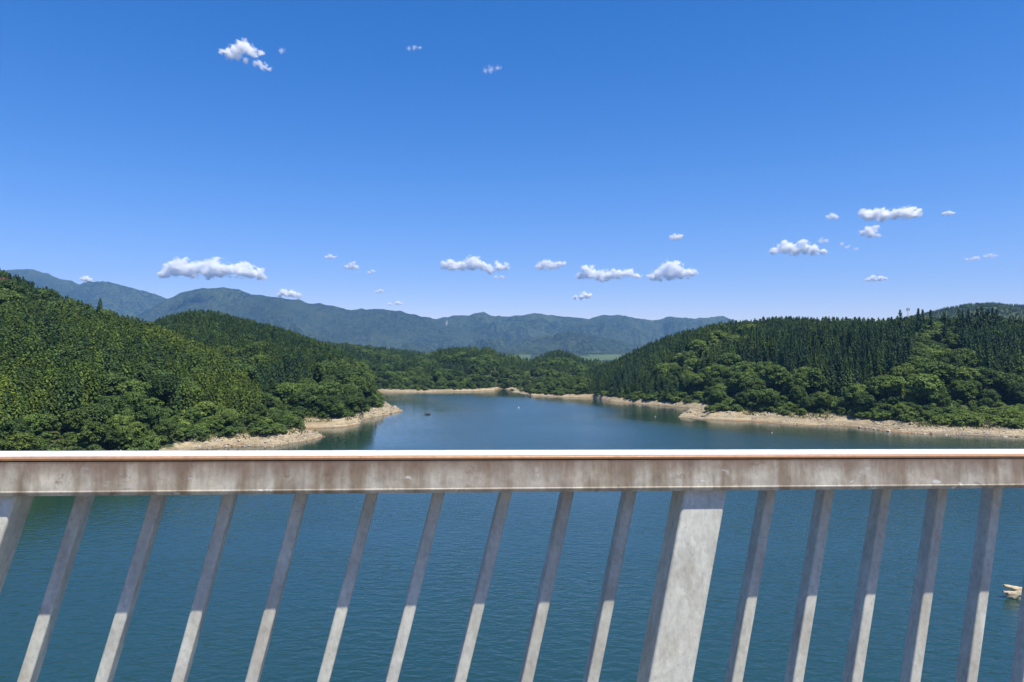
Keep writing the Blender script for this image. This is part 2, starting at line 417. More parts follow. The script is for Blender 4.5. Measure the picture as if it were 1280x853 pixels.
M_BARK = simple_mat('bark', (.16, .12, .09), .95, 0, .35, 2.0)

def conifer_crown(name, h, rad, seed, n=620, blunt=.75, bottom=.22):
    r = np.random.default_rng(seed); V = []; Fc = []
    nl = 15; twist = r.uniform(0, 6.28)
    for k in range(nl):
        t = (k + r.uniform(-.3, .3)) / (nl - 1); t = min(max(t, 0), 1)
        z = h * (bottom + (1 - bottom) * t)
        rr = rad * (1 - t) ** blunt * r.uniform(.8, 1.12) + .12
        nb = max(3, int(round(9 * (1 - t) ** .6)))
        for b in range(nb):
            an = twist + k * 2.4 + b * 6.283 / nb + r.uniform(-.35, .35)
            ln = rr * r.uniform(.72, 1.15); droop = r.uniform(.05, .42)
            ca, sa = math.cos(an), math.sin(an)
            for q in range(8):           # sprays along the branch
                f0 = .22 + .78 * (q + r.uniform(0, .6)) / 8; f0 = min(f0, 1.0)
                s = (.26 + .24 * (1 - f0 * .5)) * (.75 + .4 * (1 - t))
                c = np.array([ca * ln * f0, sa * ln * f0, z - droop * ln * f0 + r.uniform(-.45, .45)])
                d1 = np.array([ca, sa, -.55 + r.uniform(-.5, .6)]) * s * 1.25
                d2 = np.array([-sa, ca, r.uniform(-.8, .8)]) * s * .85
                up = np.array([0, 0, .28 * s])
                i = len(V)
                V += [c - d1 * .6 - d2, c + d1 * .2 - d2 * 1.0 - up, c + d1 * 1.1, c + d1 * .2 + d2 - up, c - d1 * .6 + d2 * .8, c + up]
                Fc += [(i, i + 1, i + 5), (i + 1, i + 2, i + 5), (i + 2, i + 3, i + 5), (i + 3, i + 4, i + 5)]
    for q in range(5):
        i = len(V); an = q * 1.256
        V += [(0, 0, h * 1.0), (.28 * math.cos(an), .28 * math.sin(an), h * .93), (.28 * math.cos(an + 1.4), .28 * math.sin(an + 1.4), h * .93)]
        Fc.append((i, i + 1, i + 2))
    me = bpy.data.meshes.new(name); me.from_pydata([tuple(v) for v in V], [], Fc); me.update(); return me

def broad_crown(name, h, rad, seed, nlobes=16, leaves=150, leaf=.62, base=.25):
    r = np.random.default_rng(seed); V = []; Fc = []
    cz = h * (base + (1 - base) * .45); hz = h * (1 - base) * .5
    lobes = []
    for k in range(nlobes):
        th = k * 2.399 + r.uniform(-.3, .3); tz = -0.75 + 1.7 * (k + .5) / nlobes
        ring = math.sqrt(max(0, 1 - min(1, abs(tz)) ** 2)) * r.uniform(.55, .85)
        lobes.append((ring * rad * math.cos(th), ring * rad * math.sin(th), cz + tz * hz * .72, rad * r.uniform(.34, .52)))
    lobes.append((0, 0, cz + hz * .55, rad * .5))
    for lx, ly, lz, lr in lobes:
        nl = int(leaves * (lr / (rad * .42)) ** 2)
        d = r.normal(size=(nl, 3)); d /= np.linalg.norm(d, axis=1)[:, None]
        d[:, 2] = np.where(d[:, 2] < -.35, -d[:, 2], d[:, 2])
        rr = lr * (.72 + .36 * r.random(nl))
        P = np.array([lx, ly, lz]) + d * rr[:, None] * np.array([1, 1, .72])
        for p, dn in zip(P, d):
            nrm = dn * .7 + np.array([0, 0, .55]) + r.normal(size=3) * .38; nrm /= np.linalg.norm(nrm)
            t = np.cross(nrm, r.normal(size=3)); t /= np.linalg.norm(t); b = np.cross(nrm, t)
            s = leaf * r.uniform(.6, 1.25); i = len(V)
            V += [p - t * s, p + b * s * .62 - nrm * .12 * s, p + t * s * .9, p - b * s * .62 - nrm * .12 * s]
            Fc.append((i, i + 1, i + 2, i + 3))
    me = bpy.data.meshes.new(name); me.from_pydata([tuple(v) for v in V], [], Fc); me.update(); return me

def trunk_mesh(name, h, r0, limbs, seed):
    r = random.Random(seed); V = []; Fc = []
    def tube(p0, p1, ra, rb, seg=3, n=6):
        p0 = Vector(p0); p1 = Vector(p1); ax = (p1 - p0).normalized()
        q = ax.to_track_quat('Z', 'Y'); base = len(V)
        for k in range(seg + 1):
            t = k / seg; c = p0.lerp(p1, t) + Vector((r.uniform(-1, 1), r.uniform(-1, 1), 0)) * ra * .3 * (0 < k < seg)
            rr = ra + (rb - ra) * t
            for j in range(n):
                V.append(c + q @ Vector((rr * math.cos(j * 6.2832 / n), rr * math.sin(j * 6.2832 / n), 0)))
        for k in range(seg):
            for j in range(n):
                a = base + k * n + j; b = base + k * n + (j + 1) % n
                Fc.append((a, b, b + n, a + n))
        Fc.append(tuple(base + seg * n + j for j in range(n)))
    tube((0, 0, -.6), (0, 0, h), r0, r0 * .35, 5)
    for k in range(limbs):
        z = h * r.uniform(.45, .85); an = k * 2.4 + r.uniform(-.4, .4); ln = h * r.uniform(.22, .4)
        tube((0, 0, z), (ln * math.cos(an), ln * math.sin(an), z + ln * r.uniform(.45, .9)), r0 * .4, r0 * .1, 2, 5)
    me = bpy.data.meshes.new(name); me.from_pydata([tuple(v) for v in V], [], Fc); me.materials.append(M_BARK); me.update()
    me.polygons.foreach_set('use_smooth', np.ones(len(me.polygons), dtype=bool)); return me

con_meshes = [conifer_crown('conifer_crown', 15, 2.15, 100 + i, blunt=.30 + .05 * (i % 3), bottom=.2) for i in range(5)]
tall_meshes = [conifer_crown('cedar_crown', 19, 2.35, 130 + i, blunt=.74, bottom=.16) for i in range(3)]
brd_meshes = [broad_crown('broadleaf_crown', 12, 5.2, 200 + i, nlobes=15 + 2 * i % 5, leaves=215, leaf=.46, base=.18) for i in range(5)]
bush_meshes = [broad_crown('shrub_foliage', 2.6, 1.9, 300 + i, nlobes=8, leaves=90, leaf=.28, base=.0) for i in range(3)]
for me in con_meshes + tall_meshes: me.materials.append(M_CON)
for me in brd_meshes + bush_meshes: me.materials.append(M_BRD)
con_trunk = trunk_mesh('conifer_trunk', 13.5, .22, 0, 1); tall_trunk = trunk_mesh('cedar_trunk', 19, .28, 0, 2)
brd_trunk = trunk_mesh('broadleaf_trunk', 8.0, .28, 7, 3); bush_stem = trunk_mesh('shrub_stem', 1.5, .07, 5, 4)
# kind -> (crown meshes, trunk)
KINDS = {'con': (con_meshes, con_trunk), 'tall': (tall_meshes, tall_trunk), 'brd': (brd_meshes, brd_trunk), 'bush': (bush_meshes, bush_stem)}

# candidate positions ------------------------------------------------
def jgrid(y0, y1, sp, a0=-1.05, a1=1.02):
    X = np.arange(a0 * y1, a1 * y1, sp); Y = np.arange(y0, y1, sp)
    X, Y = np.meshgrid(X, Y); X = X + ((np.arange(X.shape[0]) % 2) * .5 * sp)[:, None]
    X = X + rng.uniform(-.36, .36, X.shape) * sp; Y = Y + rng.uniform(-.36, .36, Y.shape) * sp
    X = X.ravel(); Y = Y.ravel(); a = X / Y; k = (a > a0) & (a < a1); return X[k], Y[k]
parts = [jgrid(110, 620, 2.75), jgrid(620, 1150, 6.5), jgrid(1150, 1700, 6.0)]
TX = np.concatenate([p[0] for p in parts]); TY = np.concatenate([p[1] for p in parts])
TZ, TK = terrain(TX, TY)
lim = veg_line(TX, TY, TK) + .45 + (fbm(TX / 12, TY / 12, 3, 77) - .5) * 1.6
keep = (TK >= 0) & (TZ > lim)
TX, TY, TZ, TK = TX[keep], TY[keep], TZ[keep], TK[keep]
# terrain-horizon culling: drop trees whose top lies well under the nearer ground
slopeT = (ZZ - CAMZ) / YY
run = np.maximum.accumulate(slopeT, axis=1)
ia = np.clip(np.searchsorted(aa, TX / TY), 1, len(aa) - 1); iy = np.clip(np.searchsorted(yy, TY) - 2, 0, len(yy) - 1)
top_s = (TZ + 16 - CAMZ) / TY
vis = top_s > run[ia, iy] + 0.001
TX, TY, TZ, TK = TX[vis], TY[vis], TZ[vis], TK[vis]
PU, PVv = project(TX, TY, TZ + 8)

def inpoly(u, v, poly):
    c = np.zeros(u.shape, bool); n = len(poly)
    for i in range(n):
        x1, y1 = poly[i]; x2, y2 = poly[(i + 1) % n]
        cond = ((y1 > v) != (y2 > v)) & (u < (x2 - x1) * (v - y1) / (y2 - y1 + 1e-9) + x1)
        c ^= cond
    return c
wob_u = PU + (fbm(TX / 18, TY / 18, 3, 31) - .5) * 40; wob_v = PVv + (fbm(TX / 18, TY / 18, 3, 33) - .5) * 26
names = np.array([h.name for h in HILLS])[TK]
right = np.isin(names, ['R', 'S']); left = np.isin(names, ['A', 'B']); farw = ~(right | left)
B_left = inpoly(wob_u, wob_v, [(-400, 545), (-50, 515), (60, 500), (130, 470), (190, 462), (230, 490), (300, 498), (350, 480), (400, 462), (440, 455), (520, 455), (520, 620), (-400, 700)])
B_left |= inpoly(wob_u, wob_v, [(290, 420), (330, 428), (360, 455), (320, 470), (280, 450)]) & (rng.random(len(TX)) < .6)
B_left |= inpoly(wob_u, wob_v, [(-10, 352), (60, 368), (140, 398), (140, 412), (60, 388), (-10, 386)]) & (rng.random(len(TX)) < .7)
B_right = inpoly(wob_u, wob_v, [(640, 470), (760, 478), (840, 488), (862, 455), (900, 452), (960, 452), (1000, 466), (1050, 480), (1090, 480), (1120, 462), (1140, 430), (1165, 402), (1200, 412), (1205, 440), (1240, 462), (1280, 460), (1600, 470), (1600, 620), (640, 600)])
B_right |= inpoly(wob_u, wob_v, [(820, 462), (850, 436), (890, 418), (950, 404), (965, 410), (905, 430), (870, 452), (845, 480)])
B_right |= inpoly(wob_u, wob_v, [(640, 450), (735, 462), (735, 520), (640, 520)])
B_left |= (rng.random(len(TX)) < .10) & (fbm(TX / 25, TY / 25, 2, 47) > .5)
B_far = farw & ((PVv > 462) | (fbm(TX / 60, TY / 60, 3, 41) > .50))
isb = np.where(right, B_right, np.where(left, B_left, B_far))
tallz = right & ~isb & (inpoly(PU, PVv, [(925, 424), (1000, 418), (1060, 420), (1130, 416), (1150, 440), (1100, 475), (1040, 480), (960, 462), (928, 450)]))
kind = np.where(isb, 'brd', np.where(tallz, 'tall', 'con'))
# thin out broadleaf (wide crowns)
thin = rng.random(len(TX)); 
keep = np.where(kind == 'brd', thin < np.where(TY < 620, .165, .55), np.where(kind == 'tall', thin < .42, True))
# clear the foreground of the biggest crowns from bare points
sel = np.nonzero(keep)[0]
TX, TY, TZ, TK, PU, PVv, kind, right, left = [q[sel] for q in (TX, TY, TZ, TK, PU, PVv, kind, right, left)]
N = len(TX)
hn = fbm(TX / 40, TY / 40, 3, 51)
scale = rng.uniform(.74, 1.06, N) * np.where(kind == 'brd', rng.uniform(.62, 1.1, N), 1.0)
edge = sstep(TZ, 1.5, 9); scale = np.where(kind == 'brd', scale * (.58 + .42 * edge), scale * (.6 + .4 * edge))
scale = np.where(kind == 'con', scale * .80, np.where(kind == 'tall', scale * .84, scale))
scale = np.where(names[sel] == 'T', scale * .6, scale)
tipu = np.where((names[sel] == 'B'), 1 - sstep(PU, 440, 485) * .45, 1.0); scale *= tipu
tipu = np.where((names[sel] == 'A'), 1 - sstep(PU, 310, 370) * .45, 1.0); scale *= tipu
tint = np.clip(rng.normal(0, .17, N) + np.where(right, .20, np.where(left, np.where(names[sel] == 'B', .24, .54 - .26 * sstep(390 - PVv - .25 * (200 - PU) * 0, -30, 10)), .28)) + (hn - .5) * .7 + (fbm(TX / 13, TY / 13, 2, 58) - .5) * .5, 0, 1)
tint = np.where(kind == 'brd', np.clip(rng.normal(0, .2, N) + np.where(right, .44, .42) + (hn - .5) * .8, 0, 1), tint)
gully_patch = (kind == 'brd') & right & (PU > 1120) & (PU < 1215) & (PVv < 500)
tint = np.where(gully_patch, np.clip(tint + .28, 0, 1), tint)  # light green foliage of the broadleaf trees going up the gully
rotz = rng.uniform(0, 6.283, N)
print('TREES', N, {k: int((kind == k).sum()) for k in KINDS})

# which are the largest in view: one object each -----------------------
topu, topv = project(TX, TY, TZ + 14 * scale)
botu, botv = project(TX, TY, TZ)
inframe = (PU > -25) & (PU < 1305) & (topv < 562)
# partial hiding by nearer tree crowns: sky-line of (ground + part of the tree height)
hid = np.maximum.accumulate(np.where(ZZ > 4.5, (ZZ + 7.0 - CAMZ) / YY, (ZZ - CAMZ) / YY), axis=1)
ia = np.clip(np.searchsorted(aa, TX / TY), 1, len(aa) - 1); iy = np.clip(np.searchsorted(yy, TY - 5) - 1, 0, len(yy) - 1)
seen = ((TZ + 13 * scale - CAMZ) / TY) > hid[ia, iy]
size = scale * np.where(kind == 'tall', 1.35, 1.0) / TY
indiv = np.zeros(N, bool)
for kk, lim_ in ((('con', 'tall'), 268), (('brd',), 290)):
    ok = np.nonzero(np.isin(kind, kk) & inframe & seen)[0]
    # both hillsides get their share of the largest
    o = ok[np.argsort(-size[ok])][:lim_]
    indiv[o] = True

STAND = {  # (kind, hillside) -> (name, label, category, group)
 ('con', 'L'): ('conifer_tree', 'yellow-green conifer in the dense plantation on the hillside above the white rubble point', 'conifer tree', 'conifers of the plantation above the rubble point'),
 ('con', 'R'): ('conifer_tree', 'blue-green conifer in the dense stand on the hillside below the antenna mast', 'conifer tree', 'conifers on the antenna hillside'),
 ('tall', 'R'): ('cedar_tree', 'tall narrow dark cedar in the steep stand above the rounded shore trees', 'cedar tree', 'tall cedars of the steep stand'),
 ('brd', 'L'): ('broadleaf_tree', 'rounded bushy broadleaf tree at the hill foot above the white rubble point', 'broadleaf tree', 'broadleaf trees behind the rubble shore'),
 ('brd', 'R'): ('broadleaf_tree', 'rounded broadleaf tree on the lake hillside below the antenna mast', 'broadleaf tree', 'broadleaf trees above the sandy antenna shore'),
 ('con', 'F'): ('conifer_tree', 'small far conifer in the woods across the open water', 'conifer tree', 'conifers across the lake'),
 ('brd', 'F'): ('broadleaf_tree', 'small far broadleaf tree in the woods across the open water', 'broadleaf tree', 'broadleaf trees across the lake'),
}
def place_tree(i, name, label, cat, group, kd, loc, sc, rz, tn, mi, crown_mat=None):
    crowns, trunk = KINDS[kd]
    e = empty(name, loc, rz); e.scale = (sc[0], sc[0], sc[1]); tag(e, label, cat, group)
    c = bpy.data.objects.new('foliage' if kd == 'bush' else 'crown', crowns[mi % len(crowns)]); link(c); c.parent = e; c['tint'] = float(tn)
    t = bpy.data.objects.new('stem' if kd == 'bush' else 'trunk', trunk); link(t); t.parent = e
    return e
for i in np.nonzero(indiv)[0]:
    side = 'R' if right[i] else ('L' if left[i] else 'F')
    nm, lb_, ct, gp = STAND.get((kind[i], side), STAND[('con', 'R')])
    sz = scale[i]
    place_tree(i, nm, lb_, ct, gp, kind[i], (TX[i], TY[i], TZ[i] - .25), (sz * rng.uniform(.92, 1.1), sz), rotz[i], tint[i], int(rng.integers(0, 5)))

# the rest of the woods: stuff -----------------------------------------
def scatter(name, meshes, idx, label, cat):
    coll = bpy.data.collections.new(name + ' source')
    for k, me in enumerate(meshes):
        ob = bpy.data.objects.new('%s_source' % name, me); coll.objects.link(ob)
    me = bpy.data.meshes.new(name)
    me.from_pydata([(float(TX[i]), float(TY[i]), float(TZ[i]) - .25) for i in idx], [], [])
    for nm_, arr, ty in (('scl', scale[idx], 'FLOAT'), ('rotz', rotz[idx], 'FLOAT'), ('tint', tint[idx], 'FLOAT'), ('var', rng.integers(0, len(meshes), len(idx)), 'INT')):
        a = me.attributes.new(nm_, ty, 'POINT'); a.data.foreach_set('value', np.asarray(arr, dtype=np.float32 if ty == 'FLOAT' else np.int32))
    o = link(bpy.data.objects.new(name, me)); tag(o, label, cat, None, 'stuff')
    ng = bpy.data.node_groups.new(name + ' scatter', 'GeometryNodeTree')
    ng.interface.new_socket('Geometry', in_out='INPUT', socket_type='NodeSocketGeometry'); ng.interface.new_socket('Geometry', in_out='OUTPUT', socket_type='NodeSocketGeometry')
    nd = ng.nodes; gi = nd.new('NodeGroupInput'); go = nd.new('NodeGroupOutput')
    ci = nd.new('GeometryNodeCollectionInfo'); ci.inputs['Collection'].default_value = coll
    ci.inputs['Separate Children'].default_value = True; ci.inputs['Reset Children'].default_value = True
    ip = nd.new('GeometryNodeInstanceOnPoints'); ip.inputs['Pick Instance'].default_value = True
    def attr(nm_, ty):
        a = nd.new('GeometryNodeInputNamedAttribute'); a.data_type = ty; a.inputs['Name'].default_value = nm_
        return a.outputs['Attribute']
    cx = nd.new('ShaderNodeCombineXYZ'); cs = nd.new('ShaderNodeCombineXYZ')
    L = ng.links.new
    L(gi.outputs[0], ip.inputs['Points']); L(ci.outputs[0], ip.inputs['Instance']); L(attr('var', 'INT'), ip.inputs['Instance Index'])
    L(attr('rotz', 'FLOAT'), cx.inputs[2]); L(cx.outputs[0], ip.inputs['Rotation'])
    s_ = attr('scl', 'FLOAT')
    for k in range(3): L(s_, cs.inputs[k])
    L(cs.outputs[0], ip.inputs['Scale']); L(ip.outputs[0], go.inputs[0])
    md = o.modifiers.new('scatter', 'NODES'); md.node_group = ng
    return o
rest = ~indiv
scatter('conifer_forest', con_meshes, np.nonzero(rest & (kind == 'con'))[0], 'dense conifer forest blanketing the upper hillsides and far woods around the lake', 'forest')
scatter('cedar_forest', tall_meshes, np.nonzero(rest & (kind == 'tall'))[0], 'dark upright cedar wood filling the steep slope above the rounded trees', 'forest')
scatter('broadleaf_wood', brd_meshes, np.nonzero(rest & (kind == 'brd'))[0], 'pale rounded broadleaf wood along the far shores and gullies', 'woodland')

ux_, uy_ = jgrid(120, 620, 3.2); uz_, uk_ = terrain(ux_, uy_)
ul_ = veg_line(ux_, uy_, uk_, 99.0); uu_, uv_ = project(ux_, uy_, uz_ + 1)
us_ = np.nonzero((uk_ >= 0) & (uz_ > ul_ + .1 + (fbm(ux_ / 8, uy_ / 8, 3, 66) - .5) * 1.6) & (uz_ < ul_ + 11) & (uv_ < 575))[0]
TX, TY, TZ = ux_[us_], uy_[us_], uz_[us_]; N = len(us_)
scale = rng.uniform(.55, 1.25, N); rotz = rng.uniform(0, 6.283, N); tint = np.clip(rng.normal(.42, .2, N), 0, 1)
scatter('undergrowth', bush_meshes, np.arange(N), 'low leafy undergrowth closing the gaps along the foot of the wooded hills', 'undergrowth')
print('undergrowth', N)
# single trees that stand out -------------------------------------------
def at_px(u, v, Y):
    a, s = ab(u, v); return a * Y, Y, CAMZ + s * Y
def ground(x, y):
    z, _ = terrain(np.array([float(x)]), np.array([float(y)])); return float(z[0])
def tree_to_top(name, label, cat, group, kd, u, vtop, Y, hgt, tn, mi):
    x, y, z = at_px(u, vtop, Y); g = ground(x, y)
    base_h = {'con': 15.2, 'tall': 19.4, 'brd': 12.5}[kd]
    H_ = max(z - g, 5.0); s = H_ / base_h
    return place_tree(0, name, label, cat, group, kd, (x, y, g - .2), (max(min(s, 1.25), .7) if hgt is None else hgt, s), rng.uniform(0, 6), tn, mi)
for k, (u, v) in enumerate([(1125, 391), (1148, 389), (1153, 391), (1163, 391), (1180, 394), (1198, 390), (1210, 390), (1221, 389), (1227, 386.5), (1235, 390), (1241, 388), (1246, 390), (1203, 393), (1232, 393), (1215, 395)]):
    tree_to_top('cedar_tree', 'tall pointed cedar standing clear of the ridge line beside the antenna mast', 'cedar tree', 'pointed cedars on the antenna ridge', 'tall', u, v - 4.0, 352 + 5 * (k % 4), 1.25, .04, k)
tree_to_top('conifer_tree', 'lone pointed conifer poking above the ridge line in front of the blue mountains', 'conifer tree', None, 'con', 125.5, 373, 352, .95, .2, 2)
dt = tree_to_top('dead_tree', 'reddish brown dead tree near the top of the green hillside', 'dead tree', None, 'brd', 7, 343, 292, .60, .5, 1)
dm = brd_meshes[1].copy(); dm.materials.clear(); dm.materials.append(M_DEAD); [c for c in dt.children if c.name.startswith('crown')][0].data = dm

# shrubs on the shore ---------------------------------------------------
SHN = {'L': ('bright green shrub on the bare bank above the white rubble point', 'shrubs above the rubble point'),
       'R': ('pale green shrub on the sandy bank below the antenna hillside', 'shrubs above the sandy antenna shore')}
bx, by = jgrid(180, 430, 2.6, -.72, .72)
bz, bk = terrain(bx, by); bn = np.array([h.name for h in HILLS] + ['-'])[bk]
bu, bv = project(bx, by, bz + 1)
dens = fbm(bx / 10, by / 10, 3, 61)
ok = (bz > 2.3) & (bz < 6.0) & (bv < 560) & np.isin(bn, ['A', 'B', 'R', 'S']) & (dens > .46) & (bu > -5) & (bu < 1290)
extra = (bn == 'S') & (bu > 1160) & (bz > 2.1) & (bz < 6.2) & (dens > .33)
cand = np.nonzero(ok | extra)[0]; rng.shuffle(cand); cand = cand[np.argsort(~extra[cand], kind='stable')][:285]
for i in cand:
    sd = 'R' if bn[i] in ('R', 'S') else 'L'
    lb_, gp = SHN[sd]; s = rng.uniform(.6, 1.25)
    place_tree(0, 'shrub', lb_, 'shrub', gp, 'bush', (bx[i], by[i], bz[i] - .15), (s * rng.uniform(1, 1.3), s), rng.uniform(0, 6), np.clip(rng.normal(.9 if extra[i] else .68, .15), 0, 1), int(rng.integers(0, 3)))

# shore grass and stones: stuff ------------------------------------------
gx, gy = jgrid(190, 330, 1.0, -.74, .74); gz, gk = terrain(gx, gy); gn = np.array([h.name for h in HILLS] + ['-'])[gk]
gu, gv = project(gx, gy, gz)
gd = fbm(gx / 7, gy / 7, 3, 71)
gsel = np.nonzero((gz > 1.6) & (gz < 5.5) & (gv < 562) & np.isin(gn, ['A', 'B', 'S']) & (gd > .5))[0]
gsel = np.concatenate([gsel, np.nonzero((gn == 'S') & (gu > 1150) & (gz > 1.8) & (gz < 6) & (gd > .3))[0]])
V = []; Fc = []
for i in gsel[:9000]:
    for q in range(4):
        an = rng.uniform(0, 6.283); hh = rng.uniform(.35, .95); x0 = gx[i] + rng.uniform(-.5, .5); y0 = gy[i] + rng.uniform(-.5, .5); wd = rng.uniform(.12, .25)
        k = len(V); V += [(x0 - wd * math.cos(an), y0 - wd * math.sin(an), gz[i] - .1), (x0 + wd * math.cos(an), y0 + wd * math.sin(an), gz[i] - .1), (x0 + rng.uniform(-.4, .4), y0 + rng.uniform(-.4, .4), gz[i] + hh)]
        Fc.append((k, k + 1, k + 2))
M_GRASS = leaf_mat('shore grass', (.13, .14, .055), (.17, .19, .07), (.2, .2, .09), .3)
tag(mesh_obj('shore_grass', V, Fc, [M_GRASS]), 'low green and straw coloured grass growing on the bare shore banks', 'grass', None, 'stuff')

sx, sy = jgrid(180, 420, .95, -.74, .74); sz_, sk_ = terrain(sx, sy); sn = np.array([h.name for h in HILLS] + ['-'])[sk_]
su, sv = project(sx, sy, sz_)
sd_ = fbm(sx / 9, sy / 9, 3, 81) + .40 * ((su > 250) & (su < 412) & (sv > 538)) + .1 * ((su > 1085) & (su < 1200))
ss = np.nonzero((sz_ > -.15) & (sz_ < 2.9) & (sv < 575) & (sn != '-') & (sd_ > .50) & (su > -10) & (su < 1300))[0]
ico = bmesh.new(); bmesh.ops.create_icosphere(ico, subdivisions=1, radius=1.0); iv = np.array([v.co[:] for v in ico.verts]); ic = [[v.index for v in f.verts] for f in ico.faces]; ico.free()
V = []; Fc = []
for i in ss[:7000]:
    r_ = rng.uniform(.12, .34) if rng.random() < .92 else rng.uniform(.35, .75)
    p = iv * rng.uniform(.62, 1.15, (len(iv), 1)) * np.array([rng.uniform(.8, 1.5), rng.uniform(.8, 1.3), rng.uniform(.45, .85)]) * r_
    an = rng.uniform(0, 6.28); ca, sa = math.cos(an), math.sin(an)
    p = np.stack([p[:, 0] * ca - p[:, 1] * sa + sx[i], p[:, 0] * sa + p[:, 1] * ca + sy[i], p[:, 2] + sz_[i] + .05], -1)
    k = len(V); V += [tuple(q) for q in p]; Fc += [tuple(k + j for j in f) for f in ic]
def stone_mat():
    m = NT('shore stone'); g = m.n('NewGeometry'); n = m.noise(g.outputs['Position'], 2.0, 4)
    c = m.ramp(g.outputs['Random Per Island'], [(0, (.20, .16, .11)), (.4, (.36, .31, .23)), (.8, (.52, .47, .38)), (1, (.32, .21, .11))])
    c = m.mix(m.ramp(n, [(.4, (0, 0, 0)), (.7, (.5, .5, .5))]), c, (.28, .24, .19)); m.principled(c, .9, 0, m.bump(n, .5, .1), .3); return m.mat
M_STONE = stone_mat()
tag(mesh_obj('shore_stones', V, Fc, [M_STONE]), 'pale angular stones and rubble strewn along the bare waterline', 'rubble', None, 'stuff')
print('shrubs', len(cand), 'grass', len(gsel), 'stones', len(ss))

# ------------------------------------------------------------------ railing
M_SL = .110; Y0 = 1.60
def on_front(u, v, setback=0.0):
    """pixel -> point on the vertical plane of the railing front (moved back by setback)"""
    r = ray(u, v); n = Vector((M_SL, -1, 0)).normalized(); p0 = Vector((0, Y0, 0)) - n * setback
    t = p0.dot(n) / Vector(r).dot(n); return Vector(r) * t
ex = Vector((1, M_SL, 0)).normalized(); en = Vector((-M_SL, 1, 0)).normalized()      # along, away from the camera
bl, br = on_front(0, 617.6), on_front(1280, 607.5)
tl, tr = on_front(0, 571.5), on_front(1280, 568.0)
sl_z = (br.z - bl.z) / (br - bl).dot(ex)
exs = Vector((ex.x, ex.y, sl_z)).normalized()                                     # along the (slightly falling) rail
org = on_front(640, 571.5 - 1.75)
org = Vector((org.x, org.y, (tl.z + tr.z) / 2 + sl_z * ((org - (tl + tr) / 2).dot(ex))))
hface = ((tl.z - bl.z) + (tr.z - br.z)) / 2
cam_off = Vector((0, 0, CAMZ))
def rp(s, d, z):       # railing coordinates: along, back, up from the front top edge
    return org + ex * s + en * d + Vector((0, 0, z + sl_z * s)) + cam_off
def s_of(p): return (p - org).dot(ex)

def steel_mat(name, base, rust=0.0, streak=0.0):
    m = NT(name); tc = m.n('TexCoord').outputs['Object']
    sp = m.n('TexVoronoi'); sp.inputs['Scale'].default_value = 60; m.l(tc, sp.inputs['Vector'])
    n1 = m.noise(tc, 14, 5, .65); n2 = m.noise(tc, 130, 3, .6); n4 = m.noise(tc, 5, 4, .6)
    lo = tuple(c * (.74 if streak > .5 else .86) for c in base); hi = tuple(min(1, c * 1.10) for c in base)
    c = m.ramp(n1, [(.3, lo), (.7, hi)])
    cr = m.noise(m.mapping(tc, (5, 5, 2.2)), 1.0, 3, .6)
    c = m.mix(m.ramp(cr, [(.50, (0, 0, 0)), (.72, (.28, .28, .28))]), c, tuple(k * q for k, q in zip(base, (1.08, .98, .74))))
    c = m.mix(.30, c, m.ramp(sp.outputs['Distance'], [(.0, (.25, .25, .25)), (.6, (.75, .75, .75))]), 'SOFT_LIGHT')
    if streak:
        st = m.noise(m.mapping(tc, (26, 26, 2.6), (0, R(14), 0)), 1.0, 4, .62)
        bl_ = m.noise(m.mapping(tc, (9, 9, 8)), 1.0, 3, .6)
        f = m.ramp(m.math('ADD', m.math('MULTIPLY', st, .6), m.math('MULTIPLY', bl_, .5)), [(.50, (0, 0, 0)), (.64, (1, 1, 1))])
        c = m.mix(m.math('MULTIPLY', f, streak * .85), c, (.25, .185, .115))
        c = m.mix(m.math('MULTIPLY', m.ramp(n4, [(.5, (0, 0, 0)), (.7, (1, 1, 1))]), streak * .6), c, (.33, .25, .19))
    if streak > .5:
        sp2 = m.noise(m.mapping(tc, (30, 30, 60)), 1.0, 2, .5)
        c = m.mix(m.ramp(sp2, [(.70, (0, 0, 0)), (.73, (.9, .9, .9))]), c, (.66, .64, .58))
        bl2 = m.noise(m.mapping(tc, (14, 14, 18)), 1.0, 5, .7, .6)
        c = m.mix(m.ramp(bl2, [(.60, (0, 0, 0)), (.68, (.75, .75, .75))]), c, (.17, .12, .075))
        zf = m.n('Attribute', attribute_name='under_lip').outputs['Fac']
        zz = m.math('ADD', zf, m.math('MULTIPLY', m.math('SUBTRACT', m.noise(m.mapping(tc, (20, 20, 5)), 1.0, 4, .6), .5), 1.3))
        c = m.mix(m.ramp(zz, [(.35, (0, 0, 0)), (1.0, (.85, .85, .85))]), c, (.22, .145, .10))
    if rust:
        c = m.mix(m.math('MULTIPLY', m.ramp(n1, [(.35, (.45, .45, .45)), (.7, (1, 1, 1))]), rust), c, (.42, .20, .09))
    n3 = m.noise(m.mapping(tc, (1, 1, .55)), 95, 4, .7, .4)
    c = m.mix(1.0, c, m.ramp(n3, [(.3, (.82, .82, .83)), (.52, (1.0, 1.0, 1.0)), (.7, (1.10, 1.10, 1.08))]), 'MULTIPLY')
    c = m.mix(m.ramp(n2, [(.62, (0, 0, 0)), (.72, (.5, .5, .5))]), c, tuple(c_ * .5 for c_ in base))
    rg = m.ramp(n1, [(.3, (.48, .48, .48)), (.7, (.7, .7, .7))])
    m.principled(c, rg, .12, m.bump(n3, .14, .002, m.bump(n1, .12, .004)), .4)
    return m.mat
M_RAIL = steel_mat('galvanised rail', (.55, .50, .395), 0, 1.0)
M_CAP = steel_mat('galvanised cap', (.70, .685, .65))
M_NOSE = steel_mat('rusty edge', (.33, .21, .125), .8)
M_BAR = steel_mat('galvanised bar', (.53, .525, .445), 0, .3)
M_POST = steel_mat('galvanised post', (.60, .595, .50), 0, .35)

